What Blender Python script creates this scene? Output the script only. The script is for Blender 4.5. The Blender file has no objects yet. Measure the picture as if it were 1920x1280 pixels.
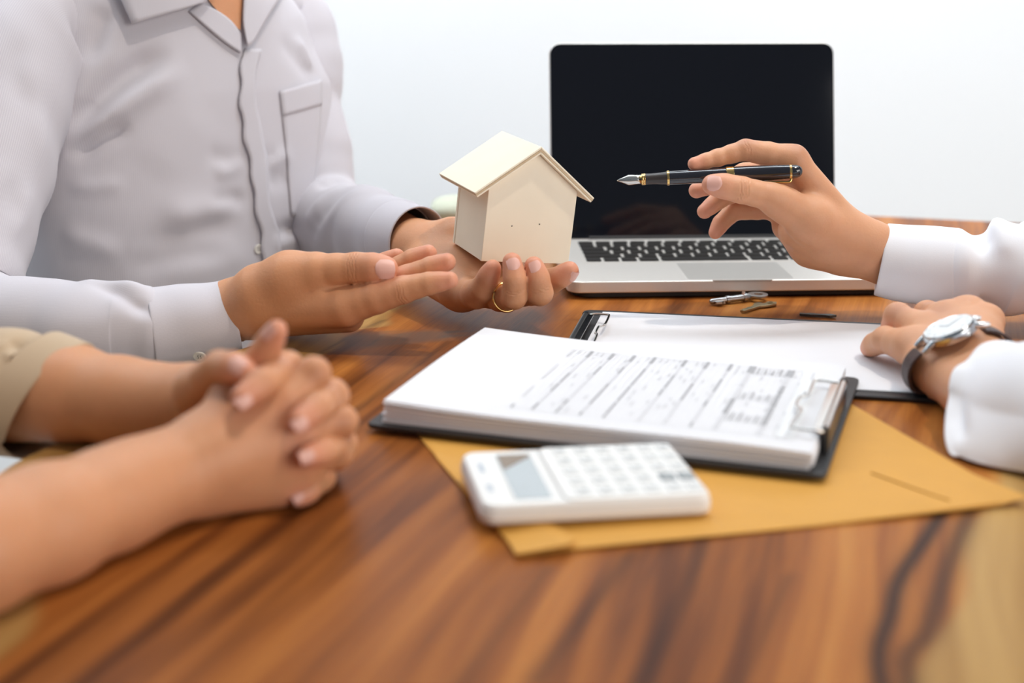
import bpy, bmesh, math, random
import numpy as np
from mathutils import Vector, Matrix
from mathutils.bvhtree import BVHTree

# ------------------------------------------------------------------ camera, light, exposure
TZ = 0.75                      # height of the table top above the floor
CAM_H, PITCH, FPX = 0.32, math.radians(15.3), 2600.0
scene = bpy.context.scene
COL = scene.collection
cam = bpy.data.cameras.new('camera')
camo = bpy.data.objects.new('camera', cam)
COL.objects.link(camo)
camo.location = (0, 0, TZ + CAM_H)
camo.rotation_euler = (math.pi / 2 - PITCH, 0, 0)
cam.sensor_fit = 'HORIZONTAL'
cam.sensor_width = 36.0
cam.lens = 36.0 * FPX / 1920.0
cam.clip_start, cam.clip_end = 0.02, 60
cam.dof.use_dof = True
cam.dof.focus_distance = 1.25
cam.dof.aperture_fstop = 3.3
scene.camera = camo

vs = scene.view_settings
vs.view_transform = 'Standard'
vs.look = 'None'
vs.exposure = 0.0
vs.gamma = 1.0
vs.use_curve_mapping = False

world = bpy.data.worlds.new('world')
scene.world = world
world.use_nodes = True
bg = world.node_tree.nodes['Background']
bg.inputs['Color'].default_value = (0.80, 0.90, 1.0, 1)
bg.inputs['Strength'].default_value = 0.20


def lamp(name, kind, loc, aim, energy, color, **kw):
    d = bpy.data.lights.new(name, kind)
    d.energy = energy
    d.color = color
    for k, v in kw.items():
        setattr(d, k, v)
    o = bpy.data.objects.new(name, d)
    COL.objects.link(o)
    o.location = (loc[0], loc[1], loc[2] + TZ)
    o.rotation_euler = Vector(aim).to_track_quat('-Z', 'Y').to_euler()
    return o


lamp('sun', 'SUN', (0, 1.5, 3), (-0.34, 0.18, -1.0), 1.15, (1.0, 0.88, 0.74), angle=math.radians(2.0))
lamp('wall_fill', 'AREA', (-0.5, 1.7, 1.7), (0, 0.6, -0.9), 60, (0.87, 0.94, 1.0), shape='RECTANGLE', size=3.6, size_y=0.5)  # added lamp out of view, only to brighten the back wall
lamp('ceiling_panel', 'AREA', (0.15, 1.65, 1.75), (0, 0, -1), 4, (0.95, 0.97, 1.0), shape='RECTANGLE', size=2.6, size_y=1.6)
lamp('front_fill', 'AREA', (2.3, -0.9, 0.85), (-0.76, 0.65, -0.22), 56, (1.0, 0.95, 0.90), shape='RECTANGLE', size=2.0, size_y=1.6)  # added fill lamp from front right, lifts front-facing surfaces; no window there
lamp('window_light', 'AREA', (-2.3, 0.6, 1.2), (1, 0.15, -0.45), 5, (0.62, 0.82, 1.0), shape='RECTANGLE', size=1.6, size_y=1.4)


# ------------------------------------------------------------------ geometry helpers
def V(*a):
    return np.array(a, float)


def nrm(v):
    v = np.asarray(v, float)
    return v / max(1e-12, np.linalg.norm(v))


def tag(o, label=None, cat=None, group=None, kind=None):
    for k, v in (('label', label), ('category', cat), ('group', group), ('kind', kind)):
        if v:
            o[k] = v
    return o


def make_mesh(name, verts, faces, mat=None, smooth=False):
    me = bpy.data.meshes.new(name)
    me.from_pydata(np.asarray(verts, float).tolist(), [], [tuple(map(int, f)) for f in faces])
    me.update()
    if mat is not None:
        me.materials.append(mat)
    if smooth:
        me.polygons.foreach_set('use_smooth', [True] * len(me.polygons))
    return me


class Thing:
    """an Empty at the thing's base with its parts below it; parts are given in table-frame coordinates"""

    def __init__(s, name, loc, label, cat, rz=0.0, rot=None, group=None):
        s.o = bpy.data.objects.new(name, None)
        s.o.empty_display_size = 0.02
        COL.objects.link(s.o)
        s.m = Matrix.Translation(Vector(loc)) @ (rot.to_4x4() if rot is not None else Matrix.Rotation(rz, 4, 'Z'))
        mm = Matrix.Translation((0, 0, TZ)) @ s.m
        s.o.matrix_world = mm
        s.inv = np.array(s.m.inverted())
        tag(s.o, label, cat, group)

    def part(s, name, verts, faces, mat, parent=None, local=False, smooth=False, label=None):
        v = np.asarray(verts, float)
        if not local:
            v = v @ s.inv[:3, :3].T + s.inv[:3, 3]
        o = bpy.data.objects.new(name, make_mesh(name, v, faces, mat, smooth))
        COL.objects.link(o)
        o.parent = parent or s.o
        if label:
            o['label'] = label
        return o


def single(name, verts, faces, mat, label=None, cat=None, smooth=False, base=None, kind=None):
    v = np.asarray(verts, float)
    b = np.array(base if base is not None else [(v[:, 0].min() + v[:, 0].max()) / 2, (v[:, 1].min() + v[:, 1].max()) / 2, v[:, 2].min()])
    o = bpy.data.objects.new(name, make_mesh(name, v - b, faces, mat, smooth))
    COL.objects.link(o)
    o.location = (b[0], b[1], b[2] + TZ)
    tag(o, label, cat, None, kind)
    return o


def shade_auto(o, ang=35):
    me = o.data
    me.polygons.foreach_set('use_smooth', [True] * len(me.polygons))
    me.set_sharp_from_angle(angle=math.radians(ang))


def bevel(o, w, seg=2, ang=30):
    m = o.modifiers.new('bevel', 'BEVEL')
    m.width = w
    m.segments = seg
    m.limit_method = 'ANGLE'
    m.angle_limit = math.radians(ang)
    return o


def solidify(o, t, off=0.0):
    m = o.modifiers.new('solidify', 'SOLIDIFY')
    m.thickness = t
    m.offset = off
    return o


def box(c, s):
    c = np.asarray(c, float)
    s = np.asarray(s, float) / 2
    v = [c + s * V(*k) for k in ((-1, -1, -1), (1, -1, -1), (1, 1, -1), (-1, 1, -1), (-1, -1, 1), (1, -1, 1), (1, 1, 1), (-1, 1, 1))]
    return v, [(0, 3, 2, 1), (4, 5, 6, 7), (0, 1, 5, 4), (1, 2, 6, 5), (2, 3, 7, 6), (3, 0, 4, 7)]


def join(*ms):
    V_, F_ = [], []
    for v, f in ms:
        b = len(V_)
        V_.extend(list(v))
        F_.extend([tuple(b + i for i in q) for q in f])
    return V_, F_


def rrect(w, d, r, n=6):
    pts = []
    for cx, cy, a0 in ((w / 2 - r, d / 2 - r, 0), (-w / 2 + r, d / 2 - r, 90), (-w / 2 + r, -d / 2 + r, 180), (w / 2 - r, -d / 2 + r, 270)):
        for i in range(n + 1):
            a = math.radians(a0 + 90 * i / n)
            pts.append((cx + r * math.cos(a), cy + r * math.sin(a)))
    return pts


def prism(poly, z0, z1, inset=0.0):
    """extrude a polygon (list of xy, counter-clockwise) from z0 to z1; inset shrinks the top"""
    n = len(poly)
    pp = np.array(poly, float)
    c = pp.mean(0)
    top = c + (pp - c) * (1 - inset)
    v = [V(x, y, z0) for x, y in pp] + [V(x, y, z1) for x, y in top]
    f = [tuple(range(n - 1, -1, -1)), tuple(range(n, 2 * n))] + [(i, (i + 1) % n, n + (i + 1) % n, n + i) for i in range(n)]
    return v, f


def frame(a):
    a = nrm(a)
    u = nrm(np.cross(a, V(0, 0, 1) if abs(a[2]) < 0.9 else V(1, 0, 0)))
    return a, u, np.cross(a, u)


def lathe(p0, p1, prof, n=28):
    """revolve prof = [(t along p0->p1 in metres, radius)] about the axis p0->p1, capped"""
    p0 = np.asarray(p0, float)
    a, u, w = frame(np.asarray(p1, float) - p0)
    v, f = [], []
    for t, r in prof:
        for i in range(n):
            th = 2 * math.pi * i / n
            v.append(p0 + a * t + (u * math.cos(th) + w * math.sin(th)) * r)
    m = len(prof)
    for j in range(m - 1):
        for i in range(n):
            k = (i + 1) % n
            f.append((j * n + i, j * n + k, (j + 1) * n + k, (j + 1) * n + i))
    f.append(tuple(range(n - 1, -1, -1)))
    f.append(tuple((m - 1) * n + i for i in range(n)))
    return v, f


def catmull(pts, n=8):
    p = np.asarray(pts, float)
    if len(p) < 3:
        t = np.linspace(0, 1, n * (len(p) - 1) + 1)[:, None]
        return p[0] * (1 - t) + p[-1] * t
    q = np.vstack([2 * p[0] - p[1], p, 2 * p[-1] - p[-2]])
    out = []
    for i in range(1, len(q) - 2):
        for k in range(n):
            t = k / n
            a, b, c, d = q[i - 1], q[i], q[i + 1], q[i + 2]
            out.append(0.5 * (2 * b + (c - a) * t + (2 * a - 5 * b + 4 * c - d) * t * t + (3 * b - a - 3 * c + d) * t ** 3))
    out.append(p[-1])
    return np.array(out)


def wire(pts, r, n=8, closed=False, smooth_n=0):
    """a round wire along pts"""
    p = np.asarray(pts, float)
    if smooth_n:
        p = catmull(p, smooth_n)
    m = len(p)
    v, f = [], []
    for i in range(m):
        if closed:
            a = p[(i + 1) % m] - p[i - 1]
        else:
            a = p[min(i + 1, m - 1)] - p[max(i - 1, 0)]
        _, u, w = frame(a)
        for k in range(n):
            th = 2 * math.pi * k / n
            v.append(p[i] + (u * math.cos(th) + w * math.sin(th)) * r)
    for i in range(m if closed else m - 1):
        j = (i + 1) % m
        for k in range(n):
            l = (k + 1) % n
            f.append((i * n + k, i * n + l, j * n + l, j * n + k))
    if not closed:
        f.append(tuple(range(n - 1, -1, -1)))
        f.append(tuple((m - 1) * n + k for k in range(n)))
    return v, f


# ------------------------------------------------------------------ implicit bodies (smooth unions of tapered limbs) and their surface
def cone_d(p, a, b, ra, rb):
    ab = b - a
    t = np.clip(((p - a) @ ab) / max(1e-12, ab @ ab), 0, 1)
    q = p - a - t[..., None] * ab
    return np.sqrt(np.einsum('...i,...i', q, q)) - (ra + (rb - ra) * t)


def smin(a, b, k):
    h = np.clip(0.5 + 0.5 * (b - a) / k, 0, 1)
    return b + (a - b) * h - k * h * (1 - h)


def surfnet(f, org, h):
    neg = f < 0
    nx, ny, nz = f.shape
    s = np.zeros((nx - 1, ny - 1, nz - 1), np.int8)
    for i in (0, 1):
        for j in (0, 1):
            for k in (0, 1):
                s += neg[i:nx - 1 + i, j:ny - 1 + j, k:nz - 1 + k]
    act = (s > 0) & (s < 8)
    ids = np.argwhere(act)
    num = -np.ones(act.shape, np.int64)
    num[act] = np.arange(len(ids))
    acc = np.zeros((len(ids), 3))
    cnt = np.zeros(len(ids))
    corners = [(i, j, k) for i in (0, 1) for j in (0, 1) for k in (0, 1)]
    for c0 in corners:
        for ax in range(3):
            if c0[ax]:
                continue
            c1 = list(c0)
            c1[ax] = 1
            f0 = f[ids[:, 0] + c0[0], ids[:, 1] + c0[1], ids[:, 2] + c0[2]]
            f1 = f[ids[:, 0] + c1[0], ids[:, 1] + c1[1], ids[:, 2] + c1[2]]
            m = (f0 < 0) != (f1 < 0)
            t = f0[m] / (f0[m] - f1[m])
            q = np.tile(np.array(c0, float), (m.sum(), 1))
            q[:, ax] = t
            acc[m] += q
            cnt[m] += 1
    verts = org + (ids + acc / cnt[:, None]) * h
    faces = []
    for ax in range(3):
        a1, a2 = (ax + 1) % 3, (ax + 2) % 3
        sl0 = [slice(None)] * 3
        sl1 = [slice(None)] * 3
        sl0[ax] = slice(0, -1)
        sl1[ax] = slice(1, None)
        ch = neg[tuple(sl0)] != neg[tuple(sl1)]
        e = np.argwhere(ch)
        e = e[(e[:, a1] > 0) & (e[:, a2] > 0) & (e[:, a1] < f.shape[a1] - 1) & (e[:, a2] < f.shape[a2] - 1)]
        inside = neg[e[:, 0], e[:, 1], e[:, 2]]
        q = []
        for o1, o2 in ((-1, -1), (0, -1), (0, 0), (-1, 0)):
            c = e.copy()
            c[:, a1] += o1
            c[:, a2] += o2
            q.append(num[c[:, 0], c[:, 1], c[:, 2]])
        q = np.stack(q, 1)
        q[~inside] = q[~inside][:, ::-1]
        faces.append(q)
    return verts, np.vstack(faces)


def vnormals(v, f):
    q = v[f]
    fn = np.cross(q[:, 2] - q[:, 0], q[:, 3] - q[:, 1])
    n = np.zeros_like(v)
    for k in range(4):
        for c in range(3):
            n[:, c] += np.bincount(f[:, k], fn[:, c], len(v))
    return n / np.maximum(1e-12, np.linalg.norm(n, axis=1))[:, None]


def relax(v, f, it=2, lam=0.5):
    a = np.concatenate([f[:, 0], f[:, 1], f[:, 2], f[:, 3]])
    b = np.concatenate([f[:, 1], f[:, 2], f[:, 3], f[:, 0]])
    i = np.concatenate([a, b])
    j = np.concatenate([b, a])
    deg = np.bincount(i, minlength=len(v))
    for _ in range(it):
        for l in (lam, -lam * 1.03):
            m = np.stack([np.bincount(i, v[j, c], len(v)) for c in range(3)], 1) / np.maximum(1, deg)[:, None]
            v = v + l * (m - v)
    return v


def chain(pts, mid=0.95):
    """finger joints [(point, radius)...] -> round cones with a slightly slimmer middle of each bone"""
    out = []
    for i in range(len(pts) - 1):
        (a, ra), (b, rb) = pts[i], pts[i + 1]
        m, rm = (a + b) / 2, (ra + rb) / 2 * mid
        out += [(a, m, ra, rm), (m, b, rm, rb)]
    return out


class Grid:
    def __init__(s, prims, h, pad=0.02):
        lo = np.min([np.minimum(a - ra, b - rb) for a, b, ra, rb in prims], 0) - pad
        hi = np.max([np.maximum(a + ra, b + rb) for a, b, ra, rb in prims], 0) + pad
        s.h, s.lo = h, lo
        s.n = np.ceil((hi - lo) / h).astype(int) + 1
        s.ax = [lo[i] + h * np.arange(s.n[i]) for i in range(3)]

    def sub(s, prims, m):
        lo = np.min([np.minimum(a - ra, b - rb) for a, b, ra, rb in prims], 0) - m
        hi = np.max([np.maximum(a + ra, b + rb) for a, b, ra, rb in prims], 0) + m
        i0 = np.clip(np.floor((lo - s.lo) / s.h).astype(int), 0, s.n)
        i1 = np.clip(np.ceil((hi - s.lo) / s.h).astype(int) + 1, 0, s.n)
        return tuple(slice(a, b) for a, b in zip(i0, i1))

    def pts(s, sl):
        g = np.meshgrid(*[s.ax[i][sl[i]] for i in range(3)], indexing='ij')
        return np.stack(g, -1)

    def add(s, F, prims, k):
        for pr in prims:
            m = k + 3 * s.h
            sl = s.sub([pr], m)
            F[sl] = smin(F[sl], cone_d(s.pts(sl), *pr), k)


def hand_mesh(palm, fingers, h=0.0013, kp=0.012, kf=0.007, km=0.0035, cut=None):
    """palm: cones blended into one mass; fingers: chains blended to the palm, each on its own so that they stay apart"""
    allp = list(palm) + [q for f in fingers for q in f]
    g = Grid(allp, h, 0.012)
    PF = np.full(g.n, 0.05)
    g.add(PF, palm, kp)
    F = PF.copy()
    for fg in fingers:
        sl = g.sub(fg, 0.016)
        pts = g.pts(sl)
        d = np.full(pts.shape[:3], 0.05)
        for pr in fg:
            d = smin(d, cone_d(pts, *pr), km)
        F[sl] = np.minimum(F[sl], smin(PF[sl], d, kf))
    v, f = surfnet(F, g.lo, h)
    v = relax(v, f, 3)
    return v, f


def loft_mesh(fun, lo, hi, h):
    lo, hi = np.asarray(lo, float), np.asarray(hi, float)
    n = np.ceil((hi - lo) / h).astype(int) + 1
    g = np.stack(np.meshgrid(*[lo[i] + h * np.arange(n[i]) for i in range(3)], indexing='ij'), -1)
    v, f = surfnet(fun(g), lo, h)
    return relax(v, f, 3), f


def poly_dist(v, pl):
    d = np.full(len(v), 1e9)
    tt = np.zeros(len(v))
    m = len(pl) - 1
    for i in range(m):
        ab = pl[i + 1] - pl[i]
        t = np.clip(((v - pl[i]) @ ab) / max(1e-12, ab @ ab), 0, 1)
        q = np.linalg.norm(v - pl[i] - t[:, None] * ab, axis=1)
        b = q < d
        d[b] = q[b]
        tt[b] = (i + t[b]) / m
    return d, tt


def snap(bvh, p, off=0.0, along=None):
    """drop a point on a surface, along a direction or to the nearest place"""
    l = None
    if along is not None:
        l, n, _, _ = bvh.ray_cast(Vector(np.asarray(p) - along * .15), Vector(along), .4)
    if l is None:
        l, n, _, _ = bvh.find_nearest(Vector(p))
    return np.array(l) + np.array(n) * off


def creases(v, f, cr, along=None):
    """folds: (polyline, height, width); each runs along the surface and fades to its ends"""
    n = vnormals(v, f)
    bvh = BVHTree.FromPolygons(v.tolist(), f.tolist())
    out = np.zeros(len(v))
    for pl, A, w in cr:
        q = catmull(np.array([snap(bvh, p, 0, along) for p in pl]), 4)
        q = np.array([snap(bvh, p) for p in q])
        lo, hi = q.min(0) - 3 * w, q.max(0) + 3 * w
        m = np.all((v > lo) & (v < hi), axis=1)
        if not m.any():
            continue
        d, t = poly_dist(v[m], q)
        fade = np.clip(np.minimum(t, 1 - t) * 3.2, 0, 1)
        fade = fade * fade * (3 - 2 * fade)
        out[m] += A * np.exp(-(d / w) ** 2) * fade
    return v + n * out[:, None]


def sines(v, freq, seed, k=6):
    r = np.random.RandomState(seed)
    o = np.zeros(len(v))
    for i in range(k):
        d = nrm(r.normal(size=3)) * freq * r.uniform(0.6, 1.5)
        o += np.sin(v @ d + r.uniform(0, 6.28)) / k
    return o


def tube(cs, rs, up, n=72, seg=10, disp=None, flat=1.0):
    """sleeve: sweep along cs with (radius across, radius up) rs; returns verts, quads, stripe coordinate, s coordinate"""
    c = catmull(cs, seg)
    r = catmull(np.asarray(rs, float), seg)
    m = len(c)
    L = np.concatenate([[0], np.cumsum(np.linalg.norm(np.diff(c, axis=0), axis=1))])
    v = np.zeros((m * n, 3))
    st = np.zeros(m * n)
    th = 2 * math.pi * np.arange(n) / n
    upv = np.asarray(up, float)
    for i in range(m):
        a = nrm(c[min(i + 1, m - 1)] - c[max(i - 1, 0)])
        w = nrm(upv - a * (upv @ a))
        u = np.cross(w, a)
        upv = w
        d = np.zeros(n) if disp is None else disp(L[i], th, L[-1])
        v[i * n:(i + 1) * n] = c[i] + np.outer(np.cos(th) * (r[i, 0] + d), u) + np.outer(np.sin(th) * (r[i, 1] + d), w)
        st[i * n:(i + 1) * n] = th * 0.05
    k = np.arange(n)
    f = []
    for i in range(m - 1):
        f.append(np.stack([i * n + k, i * n + (k + 1) % n, (i + 1) * n + (k + 1) % n, (i + 1) * n + k], 1))
    return v, np.vstack(f), st, c, L


def attr(o, name, val):
    a = o.data.attributes.new(name, 'FLOAT', 'POINT')
    a.data.foreach_set('value', np.asarray(val, np.float32))


# ------------------------------------------------------------------ materials
class Nodes:
    def __init__(s, name):
        s.m = bpy.data.materials.new(name)
        s.m.use_nodes = True
        s.t = s.m.node_tree
        s.b = s.t.nodes['Principled BSDF']

    def n(s, kind, **kw):
        x = s.t.nodes.new(kind)
        for k, v in kw.items():
            if k.startswith('i_'):
                x.inputs[k[2:].replace('_', ' ')].default_value = v
            else:
                setattr(x, k, v)
        return x

    def l(s, a, b):
        s.t.links.new(a, b)

    def math(s, op, a, b=None, c=None):
        x = s.n('ShaderNodeMath', operation=op)
        for i, q in enumerate((a, b, c)):
            if q is None:
                continue
            if hasattr(q, 'is_output'):
                s.l(q, x.inputs[i])
            else:
                x.inputs[i].default_value = q
        return x.outputs[0]

    def mix(s, fac, a, b, blend='MIX'):
        x = s.n('ShaderNodeMix', data_type='RGBA', blend_type=blend)
        for i, q in ((0, fac), (6, a), (7, b)):
            if hasattr(q, 'is_output'):
                s.l(q, x.inputs[i])
            else:
                x.inputs[i].default_value = q if i == 0 else (*q[:3], 1)
        return x.outputs[2]

    def ramp(s, fac, stops):
        x = s.n('ShaderNodeValToRGB')
        e = x.color_ramp.elements
        while len(e) > 1:
            e.remove(e[-1])
        e[0].position, e[0].color = stops[0][0], (*stops[0][1], 1)
        for p, c in stops[1:]:
            q = e.new(p)
            q.color = (*c, 1)
        s.l(fac, x.inputs[0])
        return x.outputs[0]

    def noise(s, vec, scale, detail=3, rough=0.5, dim='3D'):
        x = s.n('ShaderNodeTexNoise')
        x.inputs['Scale'].default_value = scale
        x.inputs['Detail'].default_value = detail
        x.inputs['Roughness'].default_value = rough
        if vec is not None:
            s.l(vec, x.inputs['Vector'])
        return x.outputs['Fac']

    def obj(s):
        return s.n('ShaderNodeTexCoord').outputs['Object']

    def bump(s, h, strength, dist):
        x = s.n('ShaderNodeBump')
        x.inputs['Strength'].default_value = strength
        x.inputs['Distance'].default_value = dist
        s.l(h, x.inputs['Height'])
        s.l(x.outputs[0], s.b.inputs['Normal'])

    def set(s, **kw):
        for k, v in kw.items():
            k = k.replace('_', ' ')
            if hasattr(v, 'is_output'):
                s.l(v, s.b.inputs[k])
            else:
                s.b.inputs[k].default_value = (*v, 1) if isinstance(v, tuple) and len(v) == 3 and 'Radius' not in k else v
        return s


def plain(name, col, rough=0.5, metal=0.0, spec=0.5, var=0.04, scale=60, bump=0.0, **kw):
    s = Nodes(name)
    co = s.obj()
    nz = s.noise(co, scale, 3)
    c = s.mix(nz, tuple(max(0, q * (1 - var)) for q in col), tuple(min(1, q * (1 + var)) for q in col))
    s.set(Base_Color=c, Roughness=rough, Metallic=metal, Specular_IOR_Level=spec, **kw)
    if bump:
        s.bump(nz, bump, 0.001)
    return s.m


def skin_material(name, base, pink, dark):
    s = Nodes(name)
    co = s.obj()
    a = s.n('ShaderNodeAttribute', attribute_name='tip').outputs['Fac']
    b = s.n('ShaderNodeAttribute', attribute_name='knuckle').outputs['Fac']
    n1 = s.noise(co, 28, 4, 0.6)
    n2 = s.noise(co, 260, 3, 0.6)
    c = s.mix(n1, tuple(q * 0.93 for q in base), tuple(min(1, q * 1.06) for q in base))
    c = s.mix(s.math('MULTIPLY', n2, 0.18), c, dark)
    c = s.mix(s.math('MULTIPLY', a, 0.7), c, pink)
    c = s.mix(s.math('MULTIPLY', b, 0.5), c, dark)
    s.set(Base_Color=c, Roughness=0.48, Specular_IOR_Level=0.38, Subsurface_Weight=0.22, Subsurface_Scale=0.006)
    s.b.inputs['Subsurface Radius'].default_value = (1.0, 0.35, 0.18)
    cr = s.n('ShaderNodeAttribute', attribute_name='wrinkle').outputs['Fac']
    h = s.math('SUBTRACT', s.math('MULTIPLY', s.noise(co, 420, 3, 0.6), 0.35), cr)
    s.bump(h, 0.5, 0.0012)
    return s.m


def cloth_material(name, col, stripe=None, pitch=0.0013, rough=0.85, weave=900):
    s = Nodes(name)
    co = s.obj()
    nz = s.noise(co, 14, 3)
    c = s.mix(nz, tuple(q * 0.97 for q in col), tuple(min(1, q * 1.03) for q in col))
    if stripe:
        st = s.n('ShaderNodeAttribute', attribute_name='stripe').outputs['Fac']
        w = s.math('SINE', s.math('MULTIPLY', st, 2 * math.pi / pitch))
        c = s.mix(s.math('MULTIPLY_ADD', w, 0.5, 0.5), c, stripe)
    s.set(Base_Color=c, Roughness=rough, Specular_IOR_Level=0.2, Sheen_Weight=0.15)
    s.bump(s.noise(co, weave, 2), 0.12, 0.0006)
    return s.m

# ------------------------------------------------------------------ the room
M = {}
M['wall'] = plain('white_paint', (0.88, 0.90, 0.92), 0.9, spec=0.1, var=0.01, scale=6)
M['floor'] = plain('grey_floor', (0.45, 0.43, 0.40), 0.6, var=0.08, scale=8)


def structure(name, c, s, mat):
    v, f = box(c, s)
    o = single(name, v, f, mat, base=(c[0], c[1], c[2] - s[2] / 2), kind='structure')
    return o


structure('floor', (0, 1.0, -0.80), (7, 5, 0.1), M['floor'])
structure('wall_back', (0, 2.45, 0.30), (7, 0.1, 2.1), M['wall'])
structure('baseboard_back', (0, 2.385, -0.70), (7, 0.03, 0.1), M['wall'])


# ------------------------------------------------------------------ the live-edge wooden table
def wood_material():
    s = Nodes('oiled_hardwood')
    co = s.obj()
    mp = s.n('ShaderNodeMapping')
    mp.inputs['Rotation'].default_value = (0, 0, math.radians(18))   # grain runs along local y after the turn
    s.l(co, mp.inputs['Vector'])
    sx = s.n('ShaderNodeSeparateXYZ')
    s.l(mp.outputs[0], sx.inputs[0])
    u, v = sx.outputs[0], sx.outputs[1]

    def vec(a, b):
        c = s.n('ShaderNodeCombineXYZ')
        s.l(a, c.inputs[0])
        s.l(b, c.inputs[1])
        return c.outputs[0]
    warp = s.noise(vec(s.math('MULTIPLY', u, 3.0), s.math('MULTIPLY', v, 1.6)), 1.0, 2)
    u2 = s.math('MULTIPLY_ADD', s.math('SUBTRACT', warp, 0.5), 0.10, u)
    b1 = s.noise(vec(s.math('MULTIPLY', u2, 17.0), s.math('MULTIPLY', v, 0.9)), 1.0, 3, 0.55)
    b2 = s.noise(vec(s.math('MULTIPLY', u2, 60.0), s.math('MULTIPLY', v, 1.8)), 1.0, 3, 0.6)
    b3 = s.noise(vec(s.math('MULTIPLY', u, 520.0), s.math('MULTIPLY', v, 14.0)), 1.0, 2, 0.6)
    t = s.math('ADD', s.math('MULTIPLY', b1, 0.62), s.math('MULTIPLY', b2, 0.30))
    t = s.math('ADD', t, s.math('MULTIPLY', b3, 0.10))
    heart = s.ramp(t, [(0.34, (0.040, 0.013, 0.005)), (0.43, (0.145, 0.043, 0.011)), (0.51, (0.29, 0.093, 0.020)), (0.59, (0.42, 0.153, 0.033)), (0.69, (0.54, 0.24, 0.058))])
    sapc = s.ramp(t, [(0.36, (0.20, 0.095, 0.028)), (0.52, (0.36, 0.195, 0.062)), (0.68, (0.52, 0.32, 0.115))])
    sap = s.n('ShaderNodeAttribute', attribute_name='sap').outputs['Fac']
    dark = s.n('ShaderNodeAttribute', attribute_name='dark').outputs['Fac']
    st = s.n('ShaderNodeAttribute', attribute_name='painted_shade').outputs['Fac']
    c = s.mix(sap, heart, sapc)
    c = s.mix(s.math('MULTIPLY', dark, 1.0), c, (0.024, 0.010, 0.007))
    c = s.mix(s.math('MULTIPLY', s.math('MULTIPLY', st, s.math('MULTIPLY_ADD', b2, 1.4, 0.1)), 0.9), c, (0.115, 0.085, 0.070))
    s.set(Base_Color=c, Roughness=s.math('MULTIPLY_ADD', b2, 0.10, 0.30), Specular_IOR_Level=0.07)
    s.bump(b3, 0.10, 0.0006)
    return s.m


M['wood'] = wood_material()
EDGE = [(-.36, .28), (-.35, .6), (-.333, .838), (-.312, .912), (-.274, 1.064), (-.251, 1.117), (-.224, 1.158), (-.214, 1.186), (-.200, 1.207), (-.155, 1.224), (-.135, 1.265), (-.116, 1.296), (-.099, 1.335), (-.095, 1.42), (-.112, 1.55), (-.125, 1.70), (-.118, 1.84)]
BACK = [(-.118, 1.835), (.05, 1.845), (.25, 1.82), (.448, 1.80), (.607, 1.752), (.66, 1.738)]
SAPW = [(.28, .10), (.6, .10), (.883, .094), (.963, .092), (1.095, .085), (1.189, .062), (1.245, .026), (1.32, .016), (1.6, .05), (1.9, .07)]


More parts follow.
